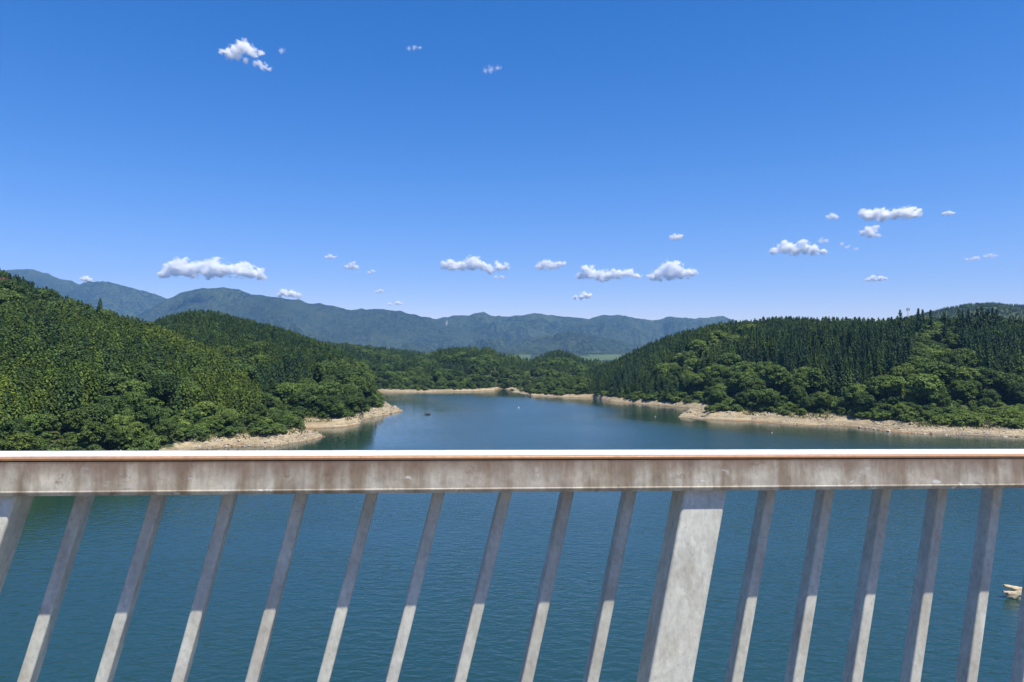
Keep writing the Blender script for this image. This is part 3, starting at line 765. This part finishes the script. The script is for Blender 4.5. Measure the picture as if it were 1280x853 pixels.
railing = empty('bridge_railing', rp(0, .06, -1.05))
tag(railing, 'weathered galvanised steel bridge railing with leaning bars above the lake', 'railing')
def rparent(o): o.parent = railing; o.matrix_parent_inverse = Matrix.Translation(-railing.location); return o
S0, S1 = -3.2, 3.6
def prism(name, section, mats, s0=S0, s1=S1, nseg=1, mat_of=None, bev=0.0):
    """extrude a closed (d,z) section along the rail"""
    V = []; n = len(section)
    for k in range(nseg + 1):
        s = s0 + (s1 - s0) * k / nseg
        V += [rp(s, d, z) for d, z in section]
    Fc = []; mi = []
    for k in range(nseg):
        for j in range(n):
            Fc.append((k * n + j, k * n + (j + 1) % n, (k + 1) * n + (j + 1) % n, (k + 1) * n + j)); mi.append(mat_of[j] if mat_of else 0)
    Fc += [tuple(range(n))[::-1], tuple(nseg * n + j for j in range(n))]; mi += [0, 0]
    o = rparent(mesh_obj(name, V, Fc, mats, mat_idx=mi))
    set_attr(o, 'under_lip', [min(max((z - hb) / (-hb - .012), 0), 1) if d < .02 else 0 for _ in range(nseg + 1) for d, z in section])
    return o
hb = -hface
# body: front face under the nose, small bright bottom bead, sloped underside
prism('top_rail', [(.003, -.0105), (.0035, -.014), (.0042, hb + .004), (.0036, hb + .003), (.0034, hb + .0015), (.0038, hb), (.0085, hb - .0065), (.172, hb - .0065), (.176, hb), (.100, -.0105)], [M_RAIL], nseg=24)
# cap plate with rounded nose
prism('rail_cap', [(.0075, .000), (.0032, -.0012), (.0012, -.004), (.0018, -.0075), (.006, -.0095), (.099, -.0095), (.101, -.0075), (.100, .0)], [M_CAP, M_NOSE], nseg=24, mat_of=[1, 1, 1, 1, 0, 0, 0, 0])

def bar_between(name, pt, pb, width, depth, mats, r_=.0042, tilt=0.0, extend=.55):
    """rectangular tube with rounded corners; pt/pb = (s, d, z) of the middle of its front face"""
    sec = []
    for cx, cy, a0 in ((width / 2 - r_, r_, -90), (width / 2 - r_, depth - r_, 0), (-width / 2 + r_, depth - r_, 90), (-width / 2 + r_, r_, 180)):
        for q in range(4):
            an = R(a0 + q * 30); sec.append((cx + r_ * math.cos(an), cy + r_ * math.sin(an)))
    n = len(sec); V = []
    t_ = 1 + extend
    P = [pt, tuple(pt[k] + (pb[k] - pt[k]) * t_ for k in range(3))]
    for s, d, z in P:
        V += [rp(s + a, d + b, z) for a, b in sec]
    Fc = [(j, (j + 1) % n, n + (j + 1) % n, n + j) for j in range(n)] + [tuple(range(n))[::-1], tuple(range(n, 2 * n))]
    bm = bmesh.new(); vs = [bm.verts.new(v) for v in V]
    for f in Fc: bm.faces.new([vs[j] for j in f])
    bmesh.ops.recalc_face_normals(bm, faces=bm.faces[:])
    o = rparent(bm_obj(name, bm, mats))
    return o
DB, DP = .120, .025
TILT = .04
BW = .0265
def bar_px(name, ut, vt, ub, vb, width, depth, setback, mats, r_=.0042):
    pt = on_front(ut, vt, setback)
    pb = on_front(ub, vb, setback); pb = on_front(ub, vb, setback - TILT * (pt.z - pb.z))
    def c(p): s = s_of(p); return (s, (p - org).dot(en), p.z - org.z - sl_z * s)
    a, b = c(pt), c(pb)
    # run on to the foot of the railing
    zfoot = -1.0; k = (zfoot - a[2]) / (b[2] - a[2])
    top = (a[0] + (b[0] - a[0]) * -.12, a[1], a[2])
    up = (hb - .0045 - a[2]) / (b[2] - a[2])
    top = tuple(a[q] + (b[q] - a[q]) * up for q in range(3))
    return bar_between(name, top, b, width, depth, mats, r_, extend=(zfoot - top[2]) / (b[2] - top[2]) - 1), top, b
BARS = [((101.5, 622), (28.5, 853)), ((195.5, 621), (125.5, 853)), ((285.5, 619), (221, 853)), ((376, 618), (313.5, 853)), ((465, 617), (403.5, 853)),
        ((549, 616), (489.5, 853)), ((633.5, 615), (575.5, 853)), ((711.5, 614), (659, 853)), ((790, 613), (741.5, 853)),
        ((965, 612), (922, 853)), ((1037.5, 612), (998, 853)), ((1109.5, 612), (1072, 853)), ((1180, 611), (1145, 853)), ((1248.5, 611), (1216, 853))]
feet = []
for (ut, vt), (ub, vb) in BARS:
    o, a, b = bar_px('baluster', ut, vt, ub, vb, BW, .042, DB, [M_BAR]); feet.append((a, b))
# the bars beyond the frame keep the same spacing, every tenth place being a post
stp = (feet[13][0][0] - feet[9][0][0]) / 4; stb = (feet[13][1][0] - feet[9][1][0]) / 4
for k in range(1, 15):
    (sa, da, za), (sb, db_, zb) = feet[13]; ex_ = (-1.0 - za) / (zb - za) - 1
    if k == 5: bar_between('post', (sa + stp * k, DP, za), (sb + stb * k, DP + db_ - da, zb), .098, .082, [M_POST], .006, extend=ex_)
    else: bar_between('baluster', (sa + stp * k, da, za), (sb + stb * k, db_, zb), BW, .042, [M_BAR], extend=ex_)
    (sa, da, za), (sb, db_, zb) = feet[0]
    if k != 1: bar_between('baluster', (sa - stp * k, da, za), (sb - stb * k, db_, zb), BW, .042, [M_BAR], extend=(-1.0 - za) / (zb - za) - 1)
# posts
for (ut, vt), (ub, vb) in (((883, 612.5), (839, 853)), ((-12, 621), (-95, 853))):
    o, a, b = bar_px('post', ut, vt, ub, vb, .098, .082, DP, [M_POST], .006)
    # small fixing flange under the rail
    sec = [(-.058, .004), (.058, .004), (.058, .10), (-.058, .10)]
    V = [rp(a[0] + x, y, hb - .0068) for x, y in sec] + [rp(a[0] + x * .97, y, hb - .011) for x, y in sec]
    fl = rparent(mesh_obj('post_flange', V, [(3, 2, 1, 0), (4, 5, 6, 7)] + [(j, (j + 1) % 4, 4 + (j + 1) % 4, 4 + j) for j in range(4)], [M_POST]))
    fl.parent = o; fl.matrix_parent_inverse = Matrix.Translation(-railing.location)
prism('bottom_rail', [(.05, -.99), (.13, -.99), (.13, -1.04), (.05, -1.04)], [M_RAIL])

# bridge deck with its edge beam
M_CONC = simple_mat('deck concrete', (.28, .275, .25), .9, 0, .2, 3.0)
M_ASPH = simple_mat('asphalt', (.055, .055, .055), .95, 0, .3, 40.0)
def deck(name, sec, mat, s0=-60, s1=60):
    V = [rp(s, d, z) for s in (s0, s1) for d, z in sec]; n = len(sec)
    Fc = [(j, (j + 1) % n, n + (j + 1) % n, n + j) for j in range(n)] + [tuple(range(n))[::-1], tuple(range(n, 2 * n))]
    o = mesh_obj(name, V, Fc, [mat]); tag(o, kind='structure'); return o
deck('bridge_deck', [(-9.5, -1.30), (-.25, -1.30), (-.25, -1.05), (.32, -1.05), (.32, -2.3), (-9.5, -2.3)], M_CONC)
deck('road', [(-9.3, -1.296), (-.6, -1.296), (-.6, -1.292), (-9.3, -1.292)], M_ASPH)

# ------------------------------------------------------------------ small things on the lake
def water_pt(u, v): x, y = on_water(u, v); return x, y
M_BOAT = simple_mat('dark boat paint', (.05, .055, .07), .4); M_BOATIN = simple_mat('boat inside', (.30, .30, .30), .6)
M_MOTOR = simple_mat('outboard black', (.02, .02, .02), .3)
bxw, byw = water_pt(534.5, 518.6)
boat = empty('fishing_boat', (bxw, byw, 0), R(58)); tag(boat, 'small dark fishing boat with two people out on the open lake', 'boat')
def hull():
    V = []; Fc = []; st = [(-1.7, .62, .0), (-.9, .70, -.0), (.2, .70, 0), (1.1, .52, .05), (1.7, .22, .14), (1.95, .03, .22)]
    for x, wd, up in st:
        V += [(x, -wd, .42 + up), (x, -wd * .82, .02 + up * .6), (x, 0, -.14 + up * .8), (x, wd * .82, .02 + up * .6), (x, wd, .42 + up),
              (x, wd * .86, .42 + up), (x, wd * .7, .12 + up), (x, -wd * .7, .12 + up), (x, -wd * .86, .42 + up)]
    for k in range(len(st) - 1):
        for j in range(9): a = k * 9 + j; b = k * 9 + (j + 1) % 9; Fc.append((a, b, b + 9, a + 9))
    Fc += [tuple(range(9))[::-1], tuple((len(st) - 1) * 9 + j for j in range(9))]
    return V, Fc
hv, hf = hull(); mesh_obj('hull', hv, hf, [M_BOAT], boat, True)
bm = bmesh.new()
for x in (-.9, .35):
    bmesh.ops.create_cube(bm, size=1, matrix=Matrix.Translation((x, 0, .33)) @ Matrix.Diagonal((.32, 1.1, .06, 1)))
bench = bm_obj('seat', bm, [M_BOATIN], boat)
bm = bmesh.new(); bmesh.ops.create_cube(bm, size=1, matrix=Matrix.Translation((-1.86, 0, .62)) @ Matrix.Diagonal((.3, .26, .34, 1))); bmesh.ops.create_cube(bm, size=1, matrix=Matrix.Translation((-1.88, 0, .15)) @ Matrix.Diagonal((.1, .08, .7, 1)))
bmesh.ops.bevel(bm, geom=bm.edges[:], offset=.03, segments=2, affect='EDGES'); bm_obj('outboard_motor', bm, [M_MOTOR], boat, True)

def person(loc, rz, label, shirt, hatc):
    root = empty('person', loc, rz); tag(root, label, 'person')
    # seated figure, hips at z=0, facing +x
    J = {'pelvis': (0, 0, .08, .13), 'chest': (.02, 0, .38, .15), 'neck': (.03, 0, .56, .06), 'head': (.05, 0, .70, .105), 'crownj': (.05, 0, .78, .085)}
    for s, n in ((1, 'l'), (-1, 'r')):
        J['hip' + n] = (.05, .10 * s, .07, .10); J['knee' + n] = (.42, .13 * s, .12, .07); J['ankle' + n] = (.46, .13 * s, -.26, .05); J['toe' + n] = (.60, .13 * s, -.29, .04)
        J['sh' + n] = (.02, .19 * s, .46, .075); J['el' + n] = (.14, .25 * s, .24, .05); J['wr' + n] = (.36, .16 * s, .27, .038); J['ha' + n] = (.44, .13 * s, .29, .035)
    E = [('pelvis', 'chest'), ('chest', 'neck'), ('neck', 'head'), ('head', 'crownj')]
    for n in 'lr': E += [('pelvis', 'hip' + n), ('hip' + n, 'knee' + n), ('knee' + n, 'ankle' + n), ('ankle' + n, 'toe' + n), ('chest', 'sh' + n), ('sh' + n, 'el' + n), ('el' + n, 'wr' + n), ('wr' + n, 'ha' + n)]
    ks = list(J); me = bpy.data.meshes.new('body'); me.from_pydata([J[k][:3] for k in ks], [(ks.index(a), ks.index(b)) for a, b in E], [])
    o = bpy.data.objects.new('body', me); link(o); o.parent = root
    sk = o.modifiers.new('skin', 'SKIN')
    for k, v in enumerate(me.skin_vertices[0].data if me.skin_vertices else []): pass
    if not me.skin_vertices: me.attributes.new  # layer is made by the modifier
    lay = me.skin_vertices[0].data if len(me.skin_vertices) else None
    if lay:
        for k, nme in enumerate(ks): lay[k].radius = (J[nme][3],) * 2; lay[k].use_root = (nme == 'pelvis')
    sb = o.modifiers.new('sub', 'SUBSURF'); sb.levels = sb.render_levels = 1
    m = NT('clothed figure'); tc = m.n('TexCoord').outputs['Object']; sp = m.n('SeparateXYZ'); m.l(tc, sp.inputs[0])
    c = m.ramp(m.math('ADD', m.math('MULTIPLY', sp.outputs[2], .8), .3), [(.0, (.03, .035, .05)), (.42, shirt), (.775, (.42, .26, .19))], 'CONSTANT')
    m.principled(c, .8); me.materials.append(m.mat)
    bm = bmesh.new(); bmesh.ops.create_uvsphere(bm, u_segments=12, v_segments=8, radius=.125, matrix=Matrix.Translation((.05, 0, .78)) @ Matrix.Diagonal((1, 1, .7, 1)))
    bmesh.ops.create_cone(bm, cap_ends=True, segments=14, radius1=.2, radius2=.13, depth=.025, matrix=Matrix.Translation((.06, 0, .77)))
    bm_obj('hat', bm, [simple_mat('hat cloth', hatc, .9)], root, True)
    return root
rz = R(58)
def on_boat(x, z): return (bxw + x * math.cos(rz), byw + x * math.sin(rz), z)
person(on_boat(-.9, .36), rz, 'person in a dark jacket seated at the stern of the boat', (.035, .04, .05), (.05, .05, .06))
person(on_boat(.35, .36), rz, 'person in a grey jacket seated amidships in the boat', (.14, .14, .15), (.3, .29, .27))

M_WHITE = simple_mat('white float', (.78, .77, .72), .45, 0, .1); M_ORANGE = simple_mat('orange band', (.6, .18, .04), .5)
def buoy(u, v, r_, label, post=0.0):
    x, y = water_pt(u, v); root = empty('buoy', (x, y, 0)); tag(root, label, 'buoy')
    bm = bmesh.new(); bmesh.ops.create_uvsphere(bm, u_segments=16, v_segments=10, radius=r_, matrix=Matrix.Translation((0, 0, r_ * .45)) @ Matrix.Diagonal((1, 1, .85, 1)))
    bm_obj('float', bm, [M_WHITE], root, True)
    bm = bmesh.new(); bmesh.ops.create_cone(bm, cap_ends=True, segments=12, radius1=r_ * .28, radius2=r_ * .2, depth=r_ + post, matrix=Matrix.Translation((0, 0, r_ * 1.2 + (r_ + post) / 2 - .1)))
    bm_obj('pole', bm, [M_ORANGE if post else M_WHITE], root, True)
buoy(648.5, 510.3, .30, 'white buoy with an orange pole on the open water off the far points', .45)
buoy(965, 541.5, .17, 'small white round buoy near the sandy shore below the tall cedars')
buoy(819, 521, .16, 'tiny white buoy outside the shaded cove')

# rock outcrop breaking the surface
x0, y0 = on_water(1276, 748)
bm = bmesh.new()
def slab(L, W0, W1, T0, T1, loc, rot):
    n = 7; rows = []
    Mx = Matrix.Translation(loc) @ Matrix.Rotation(R(rot[2]), 4, 'Z') @ Matrix.Rotation(R(rot[1]), 4, 'Y') @ Matrix.Rotation(R(rot[0]), 4, 'X')
    for k in range(n):
        t = k / (n - 1); w_, h_ = W0 + (W1 - W0) * t, T0 + (T1 - T0) * t
        ring = []
        for cy_, cz_ in ((-.5, -.5), (-.55, .1), (-.4, .5), (.1, .56), (.45, .45), (.5, -.45)):
            ring.append(bm.verts.new(Mx @ Vector((-L + L * t + random.uniform(-.05, .05), cy_ * w_ * random.uniform(.85, 1.15), cz_ * h_ * random.uniform(.8, 1.2)))))
        rows.append(ring)
    for a_, b_ in zip(rows, rows[1:]):
        for j in range(6): bm.faces.new((a_[j], a_[(j + 1) % 6], b_[(j + 1) % 6], b_[j]))
    bm.faces.new(rows[0][::-1]); bm.faces.new(rows[-1])
# (length, width/height at tip and root, root position, rotation)
slab(1.95, .34, .85, .22, .5, (.30, .30, .98), (8, 17, 5))
slab(2.0, .34, .8, .2, .5, (.30, .02, .62), (-10, 7, -2))
slab(1.75, .3, .7, .28, .5, (.30, -.25, .32), (6, 1, -9))
slab(1.85, .55, 1.6, .45, 1.25, (.45, .05, .42), (0, 9, -2))
slab(1.2, .9, 1.5, .8, 1.0, (1.6, .2, .35), (0, 2, 6))
slab(.8, .3, .5, .3, .5, (.55, -.55, .62), (20, -30, 50))
bmesh.ops.recalc_face_normals(bm, faces=bm.faces[:])
rk = bm_obj('rock', bm, [simple_mat('dry tan rock', (.40, .33, .22), .9, 0, .35, 2.5)]); rk.location = (x0, y0, -.10); rk.scale = (1, 1, .85)
tag(rk, 'jagged tan rock breaking the water surface beyond the railing bars', 'rock')

# antenna mast on the ridge
mxp, myp, mzt = at_px(1135, 385.5, 430); gzm = ground(mxp, myp)
mast = empty('antenna_mast', (mxp, myp, gzm)); tag(mast, 'thin grey antenna mast rising above the treetops of the wooded ridge', 'antenna mast')
M_MAST = simple_mat('mast steel', (.25, .26, .27), .5)
hm = mzt - gzm
bm = bmesh.new(); bmesh.ops.create_cone(bm, cap_ends=True, segments=10, radius1=.42, radius2=.3, depth=hm, matrix=Matrix.Translation((0, 0, hm / 2))); bm_obj('pole', bm, [M_MAST], mast, True)
bm = bmesh.new()
for k in range(3):
    an = k * 2.094; bmesh.ops.create_cube(bm, size=1, matrix=Matrix.Translation((.75 * math.cos(an), .75 * math.sin(an), hm - .7)) @ Matrix.Rotation(an, 4, 'Z') @ Matrix.Diagonal((.25, .4, 1.5, 1)))
    bmesh.ops.create_cube(bm, size=1, matrix=Matrix.Translation((.4 * math.cos(an), .4 * math.sin(an), hm - .7)) @ Matrix.Rotation(an, 4, 'Z') @ Matrix.Diagonal((.7, .1, .1, 1)))
bm_obj('antenna', bm, [M_MAST], mast)

# ------------------------------------------------------------------ clouds
def cloud_mat(name, dens, lobes, loc, sc, k_noise=3.4, thr=.34, gain=1.5):
    m = NT(name); ps = m.n('NewGeometry').outputs['Position']
    sb_ = m.n('VectorMath', operation='SUBTRACT'); m.l(ps, sb_.inputs[0]); sb_.inputs[1].default_value = loc
    dv = m.n('VectorMath', operation='SCALE'); m.l(sb_.outputs[0], dv.inputs[0]); dv.inputs['Scale'].default_value = 1 / sc
    tc = dv.outputs[0]
    fld = None
    for (x, y, z, r_) in lobes:
        v = m.n('VectorMath', operation='SUBTRACT'); m.l(tc, v.inputs[0]); v.inputs[1].default_value = (x, y, z)
        w_ = m.n('VectorMath', operation='MULTIPLY'); m.l(v.outputs[0], w_.inputs[0]); w_.inputs[1].default_value = (1 / r_, .8 / r_, 1.25 / r_)
        ln = m.n('VectorMath', operation='LENGTH'); m.l(w_.outputs[0], ln.inputs[0])
        g = m.math('SUBTRACT', 1.0, ln.outputs['Value'])
        fld = g if fld is None else m.math('SMOOTH_MAX', fld, g, .25)
    n = m.noise(m.mapping(tc, (1, .3, 1.25)), 2.3, 9, .72, .5)
    f = m.math('ADD', fld, m.math('MULTIPLY', m.math('SUBTRACT', n, .5), k_noise))
    f = m.math('MULTIPLY', m.math('SUBTRACT', f, thr), gain, clamp=True)
    pv = m.n('VolumePrincipled'); pv.inputs['Color'].default_value = (1, 1, 1, 1); pv.inputs['Anisotropy'].default_value = -.1
    m.l(m.math('MULTIPLY', f, dens), pv.inputs['Density'])
    m.l(pv.outputs[0], m.out.inputs['Volume'])
    m.mat.cycles.homogeneous_volume = False
    return m.mat
def cloud(label, lobes, Zb, dens=1.0):
    """lobes: (u, v, r) in photograph pixels; the cloud floats with its middle at height Zb"""
    u0 = sum(l[0] for l in lobes) / len(lobes); v0 = sum(l[1] for l in lobes) / len(lobes)
    a, s = ab(u0, v0); Y = (Zb - CAMZ) / s; px = Y / F                # metres per pixel at the cloud
    rr = random.Random(int(u0 * 7 + v0)); rmean = sum(l[2] for l in lobes) / len(lobes); sc = px * rmean * 2
    L = []
    for (u, v, r_) in lobes:
        q = r_ * 1.52 * px / sc
        L.append(((u - u0) * px / sc, rr.uniform(-.3, .3) * q, (v0 - v) * px / sc, q))
        if len(lobes) > 2:
            L.append(((u - u0 + rr.uniform(-.9, .9) * r_) * px / sc, rr.uniform(-.5, .5) * q, (v0 - v + rr.uniform(.0, .75) * r_) * px / sc, q * rr.uniform(.45, .7)))
    bm = bmesh.new()
    for (x, y, z, q) in L:
        bmesh.ops.create_icosphere(bm, subdivisions=2, radius=q * 1.0, matrix=Matrix.Translation((x, y, z)) @ Matrix.Diagonal((1.02, 1.25, .84, 1)))
    o = bm_obj('cloud', bm); o.scale = (sc,) * 3; o.location = (a * Y, Y, Zb)
    rm = o.modifiers.new('union', 'REMESH'); rm.mode = 'VOXEL'; rm.voxel_size = .07; rm.adaptivity = 0
    o.data.materials.append(cloud_mat('cloud vapour', dens ** 1.5 * 19.0 / sc, L, (a * Y, Y, Zb), sc))
    tag(o, label, 'cloud'); return o
CL = [
 ('large long white cloud with bumpy top low over the hazy mountains', [(206, 343, 7), (216, 336, 10), (228, 334, 11), (243, 338, 10), (258, 338, 10), (268, 333, 11), (283, 338, 9), (300, 338, 10), (314, 341, 9), (326, 345, 7), (236, 342, 7), (272, 342, 7)], 1700, 1.0),
 ('torn white cloud alone high in the deep blue sky', [(306, 58, 9), (296, 64, 8), (285, 66, 7), (276, 64, 4), (315, 65, 7), (327, 67, 4), (306, 76, 4), (322, 80, 5), (331, 84, 5), (338, 87, 3), (296, 71, 5)], 2000, .4),
 ('faint small puff beside the torn high cloud', [(352, 63, 4)], 2000, .18),
 ('white two part cloud with a ragged base over the middle of the range', [(557, 332, 6), (565, 333, 7), (577, 332, 7), (592, 329, 9), (601, 331, 7), (612, 337, 6), (624, 334, 6), (632, 333, 5), (586, 334, 5)], 1750, .8),
 ('small two horned white cloud between two longer clouds', [(674, 334, 5), (681, 331, 7), (692, 333, 6), (700, 330, 5), (705, 329, 3)], 1750, .6),
 ('twin humped low white cloud with a wispy trailing end', [(726, 345, 5), (738, 341, 9), (752, 345, 8), (764, 344, 7), (775, 342, 7), (788, 342, 6), (798, 345, 4)], 1700, .9),
 ('peaked triangular white cloud beside the twin humped cloud', [(815, 347, 5), (824, 344, 8), (836, 337, 10), (843, 336, 10), (853, 341, 8), (864, 342, 6), (840, 345, 7)], 1700, .95),
 ('small flat white cloud just above the mountain crest', [(719, 372, 3), (727, 371, 4), (735, 370, 4), (731, 369, 4)], 1700, .8),
 ('small ragged puff high over the peaked cloud', [(841, 297, 4), (847, 297, 4.5), (851, 295, 3)], 1900, .5),
 ('flat based white cloud with two low humps over the wooded ridge', [(967, 314, 5), (981, 310, 8), (992, 313, 7), (1006, 310, 8), (1018, 313, 6), (1029, 315, 4)], 1800, .95),
 ('dense flat white cloud bar, brightest above the wooded ridge', [(1080, 267, 6), (1092, 268, 8), (1106, 268, 8), (1120, 268, 8), (1134, 267, 8), (1145, 266, 6), (1083, 273, 5)], 1900, .95),
 ('small ragged cloud hanging just under the dense cloud bar', [(1079, 291, 4), (1087, 289, 6), (1096, 285, 4), (1098, 295, 3), (1088, 294, 5)], 1900, .6),
 ('small oval cloud ring to the side of the dense cloud bar', [(1035, 272, 3), (1041, 270, 4), (1046, 272, 3)], 1900, .45),
 ('tiny bright flat cloud past the end of the dense cloud bar', [(1180, 267.5, 2.5), (1186, 266.5, 3), (1191, 267, 2)], 1900, .6),
 ('faint wispy streak trailing off the flat based cloud', [(1026, 301, 3.5), (1033, 301, 3), (1052, 305, 3), (1060, 309, 3), (1070, 312, 3)], 1800, .22),
 ('small tapering white cloud low over the pointed cedars', [(1085, 350, 3), (1092, 348, 4), (1100, 348, 4), (1107, 348.5, 2.5)], 1750, .75),
 ('thin pale double streak of cloud low in the sky', [(1208, 325, 2.5), (1216, 324, 3), (1222, 323, 3), (1232, 320.5, 3), (1240, 320, 3), (1245, 320, 2)], 1750, .35),
 ('small white cloud tucked in the saddle of the high mountain', [(103, 349, 3), (108, 349, 4), (113, 351, 3)], 1780, .8),
 ('low white cloud peeping over the mountain crest', [(349, 369, 3), (356, 367, 5), (365, 367.5, 5), (372, 370, 4)], 1740, .85),
 ('small bright puff in the middle of a loose group of wisps', [(434, 334, 3.5), (440, 332, 4.5), (446, 335, 3)], 1750, .6),
 ('thin faint puff at the top of the loose group of wisps', [(408, 322, 2.5), (413, 321, 3.2), (418, 322, 2)], 1750, .45),
 ('curved faint puff beside the bright puff of the loose group', [(461, 341, 2.8), (466, 339, 3)], 1750, .35),
 ('tiny pale cloud over the sloping mountain crest', [(471, 364.5, 2.5), (476, 364, 3)], 1740, .45),
 ('tiny white cloud touching the sloping mountain crest', [(487, 380.5, 2.5), (497, 379, 3), (501, 379.5, 2)], 1730, .6),
 ('small ragged scrap under the two part cloud', [(620, 346.5, 2.5), (627, 347, 3)], 1740, .5),
 ('faint thin streak high in the open sky', [(511, 61, 3), (518, 60, 3.5), (525, 60, 2.5)], 2100, .14),
 ('faint ragged wisp in the open sky above the two part cloud', [(607, 89, 4), (614, 86, 5), (623, 84, 4)], 2100, .13),
]
for lab, lob, Zb, den in CL: cloud(lab, lob, Zb, den)

# ------------------------------------------------------------------ haze
bx0, bx1, by0, by1, bz0, bz1 = -14500, 14500, -950, 7500, -9.5, 960
HV = [(x, y, z) for z in (bz0, bz1) for y in (by0, by1) for x in (bx0, bx1)]
hz = mesh_obj('haze', HV, [(0, 2, 3, 1), (4, 5, 7, 6), (0, 1, 5, 4), (2, 6, 7, 3), (0, 4, 6, 2), (1, 3, 7, 5)])
m = NT('thin air'); pv = m.n('VolumePrincipled'); pv.inputs['Color'].default_value = (.28, .57, 1.0, 1); pv.inputs['Density'].default_value = 7.2e-5; pv.inputs['Anisotropy'].default_value = 0.1
m.l(pv.outputs[0], m.out.inputs['Volume']); m.mat.cycles.homogeneous_volume = True
hz.data.materials.append(m.mat); tag(hz, kind='stuff', label='thin blue summer haze filling the valley air', cat='haze')

# ------------------------------------------------------------------ camera and render settings
cam = bpy.data.cameras.new('camera'); co = link(bpy.data.objects.new('camera', cam)); scene.camera = co
co.location = (0, 0, CAMZ); co.rotation_euler = (R(90) + TH, 0, 0)
cam.sensor_fit = 'HORIZONTAL'; cam.sensor_width = 36; cam.lens = F * 36 / 1280
cam.shift_y = (PV - 426.5) / 1280
cam.clip_start = .05; cam.clip_end = 60000
scene.view_settings.view_transform = 'Standard'; scene.view_settings.look = 'None'; scene.view_settings.gamma = 1; scene.view_settings.use_curve_mapping = False
scene.view_settings.exposure = 0.52
cy = scene.cycles; cy.use_denoising = True; cy.use_adaptive_sampling = False; cy.volume_bounces = 128; cy.max_bounces = 128; cy.diffuse_bounces = 3; cy.glossy_bounces = 3; cy.transparent_max_bounces = 8
cy.volume_step_rate = .12; cy.volume_max_steps = 512
try: cy.denoiser = 'OPENIMAGEDENOISE'
except Exception: pass
